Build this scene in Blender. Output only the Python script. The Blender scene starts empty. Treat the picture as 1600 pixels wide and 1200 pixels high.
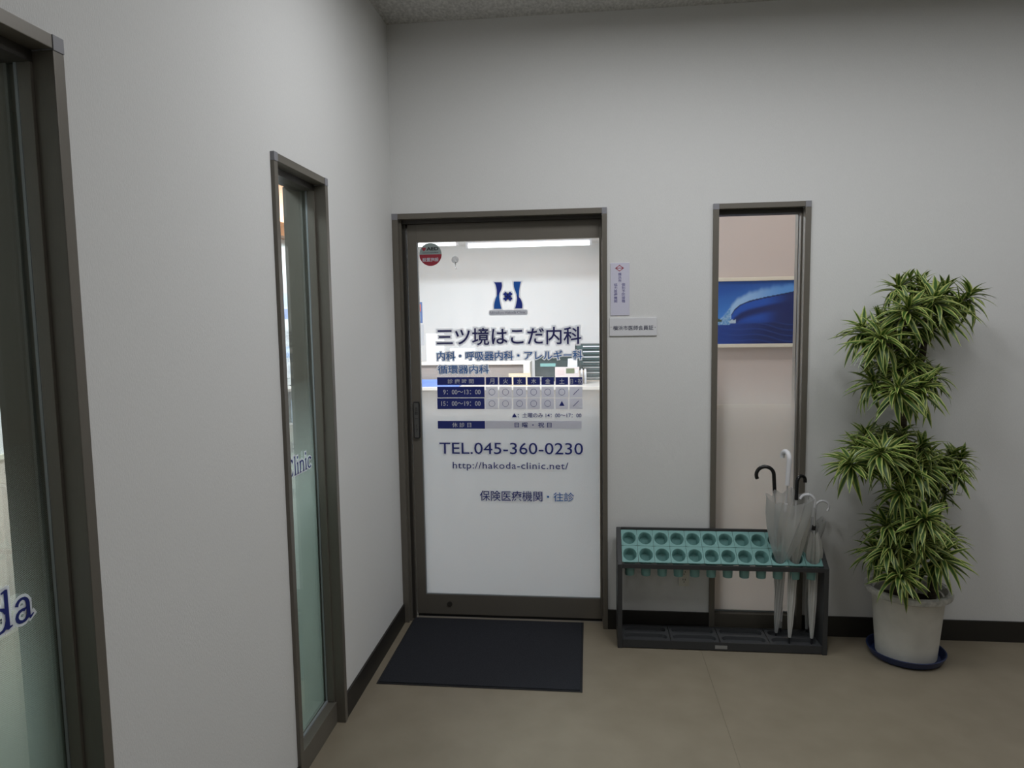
import bpy, bmesh, math, random
from mathutils import Vector, Matrix
random.seed(7)
SC = bpy.context.scene
COL = SC.collection
PI = math.pi

# ------------------------------------------------------------------ camera
CAM = Vector((0.97290, -3.48839, 1.57834))
RT = Vector((0.99398986, 0.10842957, -0.01507242))
UP = Vector((0.00481413, 0.09425428, 0.99553652))
FW = Vector((-0.10936624, 0.98962577, -0.09316581))
FPX = 1103.054
cd = bpy.data.cameras.new('camera')
cam = bpy.data.objects.new('camera', cd)
COL.objects.link(cam)
cd.sensor_width = 36.0
cd.lens = FPX / 1600 * 36.0
cd.clip_start = 0.02
cam.matrix_world = Matrix(((RT.x, UP.x, -FW.x, CAM.x), (RT.y, UP.y, -FW.y, CAM.y), (RT.z, UP.z, -FW.z, CAM.z), (0, 0, 0, 1)))
SC.camera = cam

# ------------------------------------------------------------------ world, exposure, lights
wd = bpy.data.worlds.new('world')
SC.world = wd
wd.use_nodes = True
wd.node_tree.nodes['Background'].inputs[0].default_value = (0.8, 0.85, 1.0, 1)
wd.node_tree.nodes['Background'].inputs[1].default_value = 0.05
SC.view_settings.view_transform = 'Standard'
SC.view_settings.look = 'None'
SC.view_settings.gamma = 1.0
SC.view_settings.use_curve_mapping = False
SC.view_settings.exposure = 0.0


def area(name, loc, sx, sy, watts, color=(1, 1, 1), rot=(0, 0, 0), spread=180):
    l = bpy.data.lights.new(name, 'AREA')
    l.shape = 'RECTANGLE'
    l.size, l.size_y = sx, sy
    l.energy = watts
    l.color = color
    l.spread = math.radians(spread)
    o = bpy.data.objects.new(name, l)
    o.location = loc
    o.rotation_euler = rot
    COL.objects.link(o)
    return o


COOL = (0.83, 0.92, 1.0)
# corridor ceiling lamps (recessed panels above the frame)
WARM = (0.985, 1.0, 1.03)
for lx, ly, watts in ((0.85, -1.15, 7.9), (1.55, -1.3, 10.4), (2.4, -1.3, 6.8), (3.4, -1.3, 6.6), (2.4, -2.4, 5.6), (1.2, -4.3, 3.5), (3.2, -3.8, 2.5)):
    area('corridor_lamp', (lx, ly, 2.95), 0.35, 0.35, watts, WARM)
# clinic ceiling lamps
area('clinic_lamp_far', (-0.2, 5.80, 2.53), 2.4, 0.05, 3, COOL)
area('clinic_lamp_mid', (-0.5, 3.4, 2.9), 1.2, 0.3, 172, COOL)
area('clinic_lamp_near', (0.3, 1.3, 2.9), 1.0, 0.3, 22, COOL)
area('clinic_lamp_side', (-1.1, -1.2, 2.9), 0.3, 1.2, 110, COOL)
area('clinic_lamp_alcove', (2.3, 0.75, 2.9), 0.6, 0.3, 8.5, (1.0, 0.92, 0.87))
area('cove_strip', (-1.92, 3.0, 2.52), 0.05, 2.4, 26, (1.0, 0.42, 0.16), (PI, 0, 0))

# ------------------------------------------------------------------ material helpers


def newmat(name):
    m = bpy.data.materials.new(name)
    m.use_nodes = True
    nt = m.node_tree
    for n in list(nt.nodes):
        nt.nodes.remove(n)
    out = nt.nodes.new('ShaderNodeOutputMaterial')
    return m, nt, out


def mat(name, col, rough=0.5, metal=0.0, noise=0.0, nscale=20.0, bump=0.0, bscale=None, stretch=(1, 1, 1), spec=0.5, col2=None):
    m, nt, out = newmat(name)
    b = nt.nodes.new('ShaderNodeBsdfPrincipled')
    b.inputs['Base Color'].default_value = (*col, 1)
    b.inputs['Roughness'].default_value = rough
    b.inputs['Metallic'].default_value = metal
    b.inputs['Specular IOR Level'].default_value = spec
    nt.links.new(b.outputs[0], out.inputs[0])
    if noise or bump:
        tc = nt.nodes.new('ShaderNodeNewGeometry')
        mp = nt.nodes.new('ShaderNodeMapping')
        mp.inputs['Scale'].default_value = stretch
        nt.links.new(tc.outputs['Position'], mp.inputs[0])
    if noise:
        n = nt.nodes.new('ShaderNodeTexNoise')
        n.inputs['Scale'].default_value = nscale
        n.inputs['Detail'].default_value = 5
        nt.links.new(mp.outputs[0], n.inputs['Vector'])
        r = nt.nodes.new('ShaderNodeValToRGB')
        c2 = col2 or tuple(c * (1 - noise) for c in col)
        r.color_ramp.elements[0].position = 0.3
        r.color_ramp.elements[1].position = 0.7
        r.color_ramp.elements[0].color = (*c2, 1)
        r.color_ramp.elements[1].color = (*col, 1)
        nt.links.new(n.outputs[0], r.inputs[0])
        nt.links.new(r.outputs[0], b.inputs['Base Color'])
    if bump:
        n2 = nt.nodes.new('ShaderNodeTexNoise')
        n2.inputs['Scale'].default_value = bscale or nscale
        n2.inputs['Detail'].default_value = 4
        nt.links.new(mp.outputs[0], n2.inputs['Vector'])
        bp = nt.nodes.new('ShaderNodeBump')
        bp.inputs['Strength'].default_value = bump
        bp.inputs['Distance'].default_value = 0.002
        nt.links.new(n2.outputs[0], bp.inputs['Height'])
        nt.links.new(bp.outputs[0], b.inputs['Normal'])
    return m


def emit(name, col, s):
    m, nt, out = newmat(name)
    e = nt.nodes.new('ShaderNodeEmission')
    e.inputs[0].default_value = (*col, 1)
    e.inputs[1].default_value = s
    nt.links.new(e.outputs[0], out.inputs[0])
    return m


def glassmat(name, tint, refl=1.0):
    m, nt, out = newmat(name)
    t = nt.nodes.new('ShaderNodeBsdfTransparent')
    t.inputs[0].default_value = (*tint, 1)
    g = nt.nodes.new('ShaderNodeBsdfGlossy')
    g.inputs['Roughness'].default_value = 0.02
    f = nt.nodes.new('ShaderNodeFresnel')
    f.inputs[0].default_value = 1.4
    mu = nt.nodes.new('ShaderNodeMath')
    mu.operation = 'MULTIPLY'
    mu.inputs[1].default_value = refl
    nt.links.new(f.outputs[0], mu.inputs[0])
    mx = nt.nodes.new('ShaderNodeMixShader')
    nt.links.new(mu.outputs[0], mx.inputs[0])
    nt.links.new(t.outputs[0], mx.inputs[1])
    nt.links.new(g.outputs[0], mx.inputs[2])
    nt.links.new(mx.outputs[0], out.inputs[0])
    return m


def sheer(name, col, opac, trans=0.5, gloss=0.08, rough=0.25):
    """thin see-through plastic: transparent + diffuse/translucent + a little gloss"""
    m, nt, out = newmat(name)
    L = nt.links.new
    t = nt.nodes.new('ShaderNodeBsdfTransparent')
    d = nt.nodes.new('ShaderNodeBsdfDiffuse')
    d.inputs[0].default_value = (*col, 1)
    tl = nt.nodes.new('ShaderNodeBsdfTranslucent')
    tl.inputs[0].default_value = (*col, 1)
    g = nt.nodes.new('ShaderNodeBsdfGlossy')
    g.inputs['Roughness'].default_value = rough
    m1 = nt.nodes.new('ShaderNodeMixShader')
    m1.inputs[0].default_value = trans
    L(d.outputs[0], m1.inputs[1])
    L(tl.outputs[0], m1.inputs[2])
    m2 = nt.nodes.new('ShaderNodeMixShader')
    m2.inputs[0].default_value = opac
    L(t.outputs[0], m2.inputs[1])
    L(m1.outputs[0], m2.inputs[2])
    m3 = nt.nodes.new('ShaderNodeMixShader')
    m3.inputs[0].default_value = gloss
    L(m2.outputs[0], m3.inputs[1])
    L(g.outputs[0], m3.inputs[2])
    L(m3.outputs[0], out.inputs[0])
    return m


def filmmat(name, col, z_top, z_full, pitch=0.0032, cover0=0.2, trans=0.5):
    """frosted window film printed in dots that grow until they merge"""
    m, nt, out = newmat(name)
    L = nt.links.new

    def M(op, a, b=None, c=None):
        n = nt.nodes.new('ShaderNodeMath')
        n.operation = op
        for i, v in enumerate((a, b, c)):
            if v is None:
                continue
            if isinstance(v, (int, float)):
                n.inputs[i].default_value = v
            else:
                L(v, n.inputs[i])
        return n.outputs[0]
    ge = nt.nodes.new('ShaderNodeNewGeometry')
    sp = nt.nodes.new('ShaderNodeSeparateXYZ')
    L(ge.outputs['Position'], sp.inputs[0])
    s = M('ADD', sp.outputs[0], sp.outputs[1])
    z = sp.outputs[2]
    a = M('SUBTRACT', M('FRACT', M('MULTIPLY', M('ADD', s, z), 1 / pitch)), 0.5)
    b = M('SUBTRACT', M('FRACT', M('MULTIPLY', M('SUBTRACT', s, z), 1 / pitch)), 0.5)
    d = M('SQRT', M('ADD', M('MULTIPLY', a, a), M('MULTIPLY', b, b)))
    mr = nt.nodes.new('ShaderNodeMapRange')
    L(z, mr.inputs[0])
    mr.inputs[1].default_value = z_top
    mr.inputs[2].default_value = z_full
    mr.inputs[3].default_value = cover0
    mr.inputs[4].default_value = 0.73
    mask = M('LESS_THAN', d, mr.outputs[0])
    t = nt.nodes.new('ShaderNodeBsdfTransparent')
    df = nt.nodes.new('ShaderNodeBsdfDiffuse')
    df.inputs[0].default_value = (*col, 1)
    tl = nt.nodes.new('ShaderNodeBsdfTranslucent')
    tl.inputs[0].default_value = (*col, 1)
    m1 = nt.nodes.new('ShaderNodeMixShader')
    m1.inputs[0].default_value = trans
    L(df.outputs[0], m1.inputs[1])
    L(tl.outputs[0], m1.inputs[2])
    m2 = nt.nodes.new('ShaderNodeMixShader')
    L(mask, m2.inputs[0])
    L(t.outputs[0], m2.inputs[1])
    L(m1.outputs[0], m2.inputs[2])
    L(m2.outputs[0], out.inputs[0])
    return m


M_WALL = mat('wallpaper', (0.75, 0.75, 0.735), 0.85, noise=0.03, nscale=260, bump=0.35, bscale=420, stretch=(1, 1, 0.25), spec=0.2)
M_WALLIN = mat('clinic_wallpaper', (0.80, 0.79, 0.78), 0.8, noise=0.03, nscale=200, spec=0.2)
M_WALLPINK = mat('alcove_wallpaper', (0.60, 0.53, 0.505), 0.8, noise=0.03, nscale=200, spec=0.2)
M_DADO = mat('dado_wallpaper', (0.66, 0.57, 0.49), 0.8, noise=0.04, nscale=200, spec=0.2)
M_RAIL = mat('dado_rail', (0.72, 0.68, 0.56), 0.5)
M_CEIL = mat('rock_wool_ceiling', (0.66, 0.65, 0.62), 0.95, noise=0.35, nscale=90, bump=0.8, bscale=120, stretch=(1, 0.5, 1), spec=0.1)
M_FLOOR = mat('vinyl_floor', (0.27, 0.231, 0.170), 0.42, noise=0.1, nscale=7, bump=0.03, bscale=200, col2=(0.235, 0.20, 0.145), spec=0.35)
M_SEAM = mat('floor_seam', (0.16, 0.10, 0.06), 0.7)
M_BASE = mat('black_baseboard', (0.018, 0.016, 0.013), 0.5)
M_FRAME = mat('bronze_aluminium', (0.165, 0.15, 0.125), 0.42, 0.25, noise=0.06, nscale=150, stretch=(4, 4, 0.3))
M_FRAME2 = mat('bronze_aluminium_dark', (0.05, 0.045, 0.038), 0.45, 0.2)
M_CAP = mat('frame_corner_cap', (0.25, 0.25, 0.27), 0.45)
M_BEAD = mat('glazing_bead', (0.26, 0.28, 0.29), 0.35)
M_GASKET = mat('black_rubber', (0.012, 0.012, 0.012), 0.6)
M_GLASS = glassmat('clear_glass', (0.985, 0.99, 0.988), 0.5)
M_GLASSG = glassmat('greenish_glass', (0.93, 0.965, 0.95), 0.5)
M_FILM = filmmat('frosted_film', (0.86, 0.87, 0.88), 1.36, 0.95, cover0=0.08, trans=0.45)
M_FILMW = filmmat('frosted_film_warm_lit', (0.87, 0.835, 0.80), 1.36, 0.95, cover0=0.08, trans=0.45)  # same film; the alcove's warm light is put into its tint
M_FILMG = filmmat('frosted_film_green', (0.68, 0.75, 0.71), 1.36, 0.66, 0.0038, cover0=0.08, trans=0.45)
M_NAVY = mat('navy_vinyl', (0.016, 0.028, 0.20), 0.5)
M_DNAVY = mat('dark_navy_vinyl', (0.018, 0.018, 0.13), 0.5)
M_BLUE = mat('light_blue_vinyl', (0.035, 0.16, 0.48), 0.5)
M_BRIGHT = mat('bright_blue_vinyl', (0.01, 0.12, 0.52), 0.5)
M_ROYAL = mat('royal_blue_vinyl', (0.012, 0.035, 0.32), 0.5)
M_HALO = sheer('grey_vinyl_border', (0.80, 0.81, 0.85), 1.0, 0.30, 0.0)
M_CELL = sheer('pale_vinyl_cell', (0.86, 0.86, 0.92), 0.90, 0.42, 0.01)
M_CELLTXT = mat('pale_lettering', (0.62, 0.63, 0.70), 0.6)
M_HALO2 = sheer('pale_lettering_border', (0.84, 0.85, 0.90), 1.0, 0.40, 0.0)
M_BLACK = mat('black_plastic', (0.014, 0.014, 0.016), 0.4)
M_BLACKG = mat('glossy_black_plastic', (0.01, 0.01, 0.011), 0.22)
M_STEEL = mat('black_painted_steel', (0.035, 0.036, 0.038), 0.45)
M_TRAYM = mat('dark_grey_tray', (0.05, 0.052, 0.055), 0.5)
M_TEAL = mat('teal_plastic', (0.19, 0.38, 0.36), 0.42)
M_MAT = mat('charcoal_carpet', (0.046, 0.048, 0.056), 1.0, noise=0.55, nscale=420, bump=1.0, bscale=600, spec=0.05)
M_MATEDGE = mat('mat_rubber_edge', (0.012, 0.012, 0.014), 0.7)
M_PLATE = mat('white_acrylic', (0.74, 0.74, 0.76), 0.35)
M_PLATE2 = mat('pale_lavender_card', (0.66, 0.65, 0.76), 0.4)
M_INK = mat('dark_ink', (0.05, 0.055, 0.10), 0.6)
M_INKV = mat('violet_ink', (0.11, 0.10, 0.30), 0.6)
M_RED = mat('red_ink', (0.40, 0.05, 0.08), 0.6)
M_REDS = mat('sticker_red', (0.36, 0.03, 0.05), 0.5)
M_GREYS = mat('sticker_grey', (0.30, 0.36, 0.35), 0.5)
M_IVORY = mat('ivory_plastic', (0.70, 0.68, 0.60), 0.4)
M_SLOT = mat('socket_slot', (0.02, 0.02, 0.02), 0.7)
M_POT = mat('weathered_white_plastic', (0.72, 0.70, 0.64), 0.6, noise=0.12, nscale=14)
M_POTRIM = mat('weathered_pot_rim', (0.62, 0.61, 0.56), 0.75, noise=0.4, nscale=45)
M_SAUCER = mat('navy_plastic', (0.012, 0.024, 0.085), 0.4)
M_SOIL = mat('potting_soil', (0.028, 0.02, 0.014), 1.0, noise=0.5, nscale=120, bump=1.0)
M_BARK = mat('dracaena_bark', (0.085, 0.065, 0.045), 0.9, noise=0.45, nscale=60, bump=0.8, stretch=(1, 1, 3))
M_CLEAR = sheer('clear_umbrella_vinyl', (0.70, 0.71, 0.70), 0.50, 0.45, 0.06, 0.3)
M_CLEARD = sheer('folded_umbrella_vinyl', (0.74, 0.73, 0.68), 0.70, 0.35, 0.06, 0.3)
M_RIB = mat('white_steel', (0.62, 0.62, 0.62), 0.35, 0.2)
M_WHITEH = mat('white_handle', (0.80, 0.80, 0.83), 0.3)
M_CHROME = mat('chrome', (0.6, 0.6, 0.6), 0.25, 0.9)
M_HOOK = sheer('clear_suction_disc', (0.55, 0.55, 0.55), 0.55, 0.4, 0.15)
M_COUNTER = mat('white_counter_top', (0.60, 0.56, 0.51), 0.4)
M_COUNTERF = mat('shaded_taupe_counter_front', (0.20, 0.168, 0.152), 0.55)  # taupe, darkened to hold the shade under the shelf overhang
M_COUNTERL = mat('pale_counter_front', (0.48, 0.44, 0.40), 0.55)
M_WOOD = mat('orange_wood', (0.42, 0.17, 0.06), 0.5, noise=0.3, nscale=8, stretch=(1, 0.2, 12))
M_PAPER = mat('white_paper', (0.66, 0.67, 0.70), 0.8)
M_PAPERB = mat('pale_blue_print', (0.44, 0.54, 0.74), 0.8)
M_POSTB = mat('poster_blue', (0.16, 0.24, 0.50), 0.7)
M_POSTR = mat('poster_red', (0.75, 0.20, 0.15), 0.7)
M_BOXB = mat('blue_plastic', (0.10, 0.20, 0.62), 0.45)
M_DARKG = mat('dark_green_grey', (0.035, 0.05, 0.05), 0.35)
M_DRAWER = mat('smoked_drawer_front', (0.07, 0.10, 0.10), 0.12)
M_BEIGE = mat('beige_laminate', (0.46, 0.38, 0.30), 0.5)
M_CREAM = mat('cream_card', (0.52, 0.44, 0.31), 0.7)
M_PINKW = mat('pinkish_white_plastic', (0.56, 0.49, 0.48), 0.5)
M_LCD = mat('grey_green_display', (0.12, 0.14, 0.08), 0.3)
M_TUBE = emit('lit_tube', (0.92, 0.97, 1.0), 3.5)
M_FIX = mat('lamp_housing', (0.68, 0.68, 0.71), 0.4)
M_PICF = mat('cream_picture_frame', (0.72, 0.68, 0.58), 0.4)

# ------------------------------------------------------------------ geometry helpers
ABS = {}


def prop(o, label=None, cat=None, group=None, kind=None):
    if label: o['label'] = label
    if cat: o['category'] = cat
    if group: o['group'] = group
    if kind: o['kind'] = kind
    return o


def empty(name, loc=(0, 0, 0), label=None, cat=None, group=None, kind=None):
    o = bpy.data.objects.new(name, None)
    o.empty_display_size = 0.05
    COL.objects.link(o)
    o.location = loc
    ABS[o] = Vector(loc)
    return prop(o, label, cat, group, kind)


class MB:
    def __init__(s):
        s.v, s.f, s.uv = [], [], None

    def quad(s, *p):
        n = len(s.v)
        s.v += [tuple(q) for q in p]
        s.f.append(tuple(range(n, n + len(p))))
        return s

    def box(s, x0, x1, y0, y1, z0, z1):
        if x0 > x1: x0, x1 = x1, x0
        if y0 > y1: y0, y1 = y1, y0
        if z0 > z1: z0, z1 = z1, z0
        n = len(s.v)
        s.v += [(x0, y0, z0), (x1, y0, z0), (x1, y1, z0), (x0, y1, z0), (x0, y0, z1), (x1, y0, z1), (x1, y1, z1), (x0, y1, z1)]
        s.f += [tuple(n + i for i in q) for q in ((0, 3, 2, 1), (4, 5, 6, 7), (0, 1, 5, 4), (1, 2, 6, 5), (2, 3, 7, 6), (3, 0, 4, 7))]
        return s

    def prism(s, poly, axis, a0, a1):
        """poly of 2-D points extruded along axis ('x': pts are (y,z); 'y': pts are (x,z))"""
        n, k = len(s.v), len(poly)
        for a in (a0, a1):
            for p, q in poly:
                s.v.append((a, p, q) if axis == 'x' else (p, a, q))
        s.f.append(tuple(n + i for i in range(k)))
        s.f.append(tuple(n + k + i for i in reversed(range(k))))
        for i in range(k):
            j = (i + 1) % k
            s.f.append((n + i, n + k + i, n + k + j, n + j))
        return s

    def loops(s, loops, close=True, cap0=False, cap1=False):
        n, k = len(s.v), len(loops[0])
        for lp in loops:
            s.v += [tuple(p) for p in lp]
        for a in range(len(loops) - 1):
            for i in range(k if close else k - 1):
                j = (i + 1) % k
                s.f.append((n + a * k + i, n + a * k + j, n + (a + 1) * k + j, n + (a + 1) * k + i))
        if cap0: s.f.append(tuple(n + i for i in reversed(range(k))))
        if cap1: s.f.append(tuple(n + (len(loops) - 1) * k + i for i in range(k)))
        return s

    def lathe(s, prof, c=(0, 0), seg=32, cap0=False, cap1=False):
        return s.loops([[(c[0] + r * math.cos(2 * PI * i / seg), c[1] + r * math.sin(2 * PI * i / seg), z) for i in range(seg)] for r, z in prof], True, cap0, cap1)

    def tube(s, pts, rad, seg=8, caps=True):
        pts = [Vector(p) for p in pts]
        rad = rad if isinstance(rad, (list, tuple)) else [rad] * len(pts)
        t0 = (pts[1] - pts[0]).normalized()
        nv = t0.orthogonal().normalized()
        lps = []
        for i, p in enumerate(pts):
            t = (pts[min(i + 1, len(pts) - 1)] - pts[max(i - 1, 0)]).normalized()
            nv = (nv - t * nv.dot(t)).normalized()
            b = t.cross(nv)
            lps.append([p + (nv * math.cos(2 * PI * k / seg) + b * math.sin(2 * PI * k / seg)) * rad[i] for k in range(seg)])
        return s.loops(lps, True, caps, caps)

    def build(s, name, m, parent=None, smooth=False, label=None, cat=None, group=None, kind=None, bevel=0.0, loc=None):
        me = bpy.data.meshes.new(name)
        off = ABS.get(parent, Vector((0, 0, 0))) if parent is not None else (Vector(loc) if loc else Vector((0, 0, 0)))
        me.from_pydata([tuple(Vector(v) - off) for v in s.v], [], s.f)
        bm = bmesh.new()
        bm.from_mesh(me)
        if bevel:
            bmesh.ops.remove_doubles(bm, verts=bm.verts, dist=1e-6)
            es = [e for e in bm.edges if len(e.link_faces) == 2 and e.calc_face_angle(0) > 0.6]
            bmesh.ops.bevel(bm, geom=es, offset=bevel, segments=2, affect='EDGES', profile=0.6)
        if kind != 'flat':
            bmesh.ops.recalc_face_normals(bm, faces=bm.faces)
        bm.to_mesh(me)
        bm.free()
        if smooth:
            me.polygons.foreach_set('use_smooth', [True] * len(me.polygons))
            me.set_sharp_from_angle(angle=math.radians(38))
        me.materials.append(m)
        o = bpy.data.objects.new(name, me)
        COL.objects.link(o)
        if parent is not None:
            o.parent = parent
        elif loc:
            o.location = loc
        ABS[o] = off
        return prop(o, label, cat, group, None if kind == 'flat' else kind)


def at(px, py, Y):
    """3-D point on the plane y = Y seen at photograph position px, py"""
    d = FW + RT * ((px - 800) / FPX) - UP * ((py - 600) / FPX)
    return CAM + d * ((Y - CAM.y) / d.y)


def struct(name, mb, m, **k):
    return mb.build(name, m, kind='structure', **k)

# ------------------------------------------------------------------ room shell
H = 3.004
TW = 0.14           # wall thickness
DX1 = 1.059         # clinic door, right edge
WX0, WX1 = 1.5575, 2.003
LA, LB = -1.3565, -0.906
LC, LD = -2.70, -2.2323
T = 2.10            # top of all frames

fl = MB().box(-2.2, 1.4885, -6.2, 0.0, -0.06, 0).box(1.4915, 5.2, -6.2, 0.0, -0.06, 0).box(1.4885, 1.4915, -6.2, 0.0, -0.06, -0.0015).box(-2.2, 5.2, 0.0, 7.2, -0.06, 0)
struct('floor', fl, M_FLOOR)
wb = MB().box(DX1, WX0, 0, TW, 0, H).box(WX1, 5.2, 0, TW, 0, H).box(0, DX1, 0, TW, T, H).box(WX0, WX1, 0, TW, T, H)
struct('wall_back', wb, M_WALL)
wl = MB().box(-TW, 0, LB, TW, 0, H).box(-TW, 0, LD, LA, 0, H).box(-TW, 0, -6.2, LC, 0, H).box(-TW, 0, LA, LB, T, H).box(-TW, 0, LC, LD, T, H)
struct('wall_left', wl, M_WALL)
struct('wall_right', MB().box(5.2, 5.3, -6.2, TW, 0, H), M_WALL)
struct('wall_front', MB().box(-2.2, 5.3, -6.3, -6.2, 0, H), M_WALL)
struct('ceiling', MB().box(-TW, 5.3, -6.3, TW, H, H + 0.06), M_CEIL)
bz = 0.0998
struct('baseboard_back', MB().box(DX1, WX0, -0.01, 0, 0, bz).box(WX1, 5.2, -0.01, 0, 0, bz), M_BASE)
struct('baseboard_left', MB().box(0, 0.008, LB, -0.0125, 0, bz).box(0, 0.008, LD, LA, 0, bz).box(0, 0.008, -6.2, LC, 0, bz), M_BASE)

# ------------------------------------------------------------------ lettering helpers


def back(y):
    return lambda s, t, w=0.0: (s, y - w, t)


def left(x):
    return lambda s, t, w=0.0: (x + w, s, t)


def text(body, s0, s1, t0, t1, plane, m, parent, name='lettering', bold=0.0, halo=0.0, halo_m=None, halo_plane=None, space=1.0, keep=False, lines=1.0):
    """flat lettering fitted to the rectangle s0..s1, t0..t1 of a plane"""
    def outline(off, bev):
        c = bpy.data.curves.new('lettering', 'FONT')
        c.body = body
        c.align_x = 'CENTER'
        c.resolution_u = 3
        c.offset = off
        c.bevel_depth = bev
        c.bevel_resolution = 1
        c.space_character = space
        c.space_line = lines
        o = bpy.data.objects.new('lettering', c)
        COL.objects.link(o)
        dg = bpy.context.evaluated_depsgraph_get()
        me = o.evaluated_get(dg).to_mesh()
        vs = [(v.co.x, v.co.y, v.co.z) for v in me.vertices]
        fs = [tuple(p.vertices) for p in me.polygons]
        if bev:         # keep the front half of the rounded border only
            fs = [f for f in fs if sum(vs[i][2] for i in f) > -1e-7 * len(f) and max(vs[i][2] for i in f) > 1e-7]
        o.evaluated_get(dg).to_mesh_clear()
        bpy.data.objects.remove(o)
        bpy.data.curves.remove(c)
        return vs, fs
    v, f = outline(bold, 0)
    ax0, ax1 = min(p[0] for p in v), max(p[0] for p in v)
    ay0, ay1 = min(p[1] for p in v), max(p[1] for p in v)
    kx, ky = (s1 - s0) / (ax1 - ax0), (t1 - t0) / (ay1 - ay0)
    if keep:
        kx = min(kx, ky)
    mx, my = (ax0 + ax1) / 2, (ay0 + ay1) / 2

    def put(vs, fs, pl, mm, nm):
        b = MB()
        zm = max(1e-9, max(abs(q[2]) for q in vs))
        b.v = [pl((s0 + s1) / 2 + (x - mx) * kx, (t0 + t1) / 2 + (y - my) * ky, 0.00025 * z / zm if zm > 1e-6 else 0.0) for x, y, z in vs]
        b.f = fs
        return b.build(nm, mm, parent, kind='flat')
    if halo:
        hv, hf = outline(bold, halo)
        put(hv, hf, halo_plane, halo_m, 'lettering_border')
    return put(v, f, plane, m, name)


def arc(cx, cy, rx, ry, a0, a1, w, n=10, stress=0.0):
    """pen stroke along an arc; stress thickens the sides and thins top and bottom"""
    r = []
    for i in range(n + 1):
        a = math.radians(a0 + (a1 - a0) * i / n)
        r.append((cx + rx * math.cos(a), cy + ry * math.sin(a), w * (1 - stress * (1 - abs(math.cos(a))))))
    return r


def stem(x, y0, y1, w=0.085):
    return [(x, y0, w), (x, y1, w)]


def foot(x, y, h=0.09, w=0.03):
    return [(x - h, y, w), (x + h, y, w)]


SERIF = {
    'l': (0.25, [stem(0.12, 0, 0.74), foot(0.12, 0.015), [(0.03, 0.69, 0.03), (0.13, 0.73, 0.05)]]),
    'i': (0.25, [stem(0.12, 0, 0.46), foot(0.12, 0.015), [(0.03, 0.42, 0.03), (0.13, 0.45, 0.05)], [(0.12, 0.60, 0.1), (0.12, 0.70, 0.1)]]),
    'n': (0.53, [stem(0.11, 0, 0.46), foot(0.11, 0.015), [(0.02, 0.42, 0.03), (0.12, 0.45, 0.05)], arc(0.265, 0.30, 0.145, 0.145, 170, 0, 0.085, 8, 0.35), stem(0.41, 0, 0.30), foot(0.41, 0.015)]),
    'c': (0.43, [arc(0.24, 0.225, 0.18, 0.21, 40, 320, 0.085, 12, 0.45), [(0.36, 0.37, 0.10), (0.37, 0.34, 0.08)]]),
    'C': (0.70, [arc(0.37, 0.34, 0.30, 0.33, 42, 318, 0.10, 14, 0.5), [(0.61, 0.66, 0.03), (0.60, 0.50, 0.04)], [(0.62, 0.20, 0.03), (0.59, 0.12, 0.05)]]),
    'd': (0.53, [arc(0.23, 0.225, 0.17, 0.21, 30, 345, 0.085, 12, 0.45), stem(0.40, 0.02, 0.74), [(0.30, 0.70, 0.03), (0.41, 0.73, 0.05)], [(0.39, 0.03, 0.06), (0.50, 0.05, 0.025)]]),
    'a': (0.47, [arc(0.21, 0.31, 0.13, 0.13, 170, 0, 0.08, 8, 0.4), stem(0.34, 0.08, 0.32), [(0.34, 0.09, 0.08), (0.38, 0.03, 0.06), (0.46, 0.08, 0.025)], arc(0.20, 0.125, 0.13, 0.11, 60, 350, 0.08, 10, 0.35), [(0.26, 0.22, 0.035), (0.34, 0.27, 0.035)]]),
    'o': (0.51, [arc(0.25, 0.225, 0.19, 0.21, 0, 360, 0.085, 18, 0.5)]),
    'k': (0.53, [stem(0.11, 0, 0.74), foot(0.11, 0.015), [(0.02, 0.70, 0.03), (0.12, 0.73, 0.05)], [(0.15, 0.20, 0.035), (0.38, 0.44, 0.045)], [(0.24, 0.27, 0.08), (0.45, 0.01, 0.08)], foot(0.38, 0.445, 0.08), foot(0.44, 0.015, 0.08)]),
    'H': (0.78, [stem(0.14, 0, 0.68, 0.095), stem(0.62, 0, 0.68, 0.095), [(0.14, 0.35, 0.04), (0.62, 0.35, 0.04)], foot(0.14, 0.015, 0.12), foot(0.14, 0.665, 0.12), foot(0.62, 0.015, 0.12), foot(0.62, 0.665, 0.12)]),
    'M': (0.92, [stem(0.13, 0, 0.68, 0.04), stem(0.77, 0, 0.68, 0.095), [(0.13, 0.67, 0.09), (0.44, 0.02, 0.09)], [(0.44, 0.02, 0.04), (0.76, 0.67, 0.04)], foot(0.13, 0.015, 0.1), foot(0.77, 0.015, 0.12), foot(0.10, 0.665, 0.08), foot(0.80, 0.665, 0.1)]),
    't': (0.33, [[(0.14, 0.60, 0.03), (0.14, 0.10, 0.085), (0.18, 0.03, 0.07), (0.29, 0.05, 0.025)], [(0.03, 0.44, 0.03), (0.28, 0.44, 0.03)]]),
    's': (0.38, [arc(0.19, 0.335, 0.12, 0.11, 30, 250, 0.065, 8), arc(0.19, 0.115, 0.13, 0.11, 90, -150, 0.065, 8)]),
    'u': (0.53, [stem(0.11, 0.16, 0.45), arc(0.255, 0.16, 0.145, 0.14, 180, 350, 0.08, 8, 0.4), stem(0.40, 0.02, 0.45), [(0.02, 0.44, 0.03), (0.12, 0.44, 0.03)], [(0.31, 0.44, 0.03), (0.41, 0.44, 0.03)]]),
    'y': (0.48, [[(0.08, 0.44, 0.08), (0.24, 0.02, 0.08)], [(0.41, 0.44, 0.04), (0.22, -0.08, 0.045), (0.14, -0.19, 0.05), (0.06, -0.19, 0.05)], foot(0.08, 0.445, 0.08), foot(0.41, 0.445, 0.07)]),
    ' ': (0.26, []),
}


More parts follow.
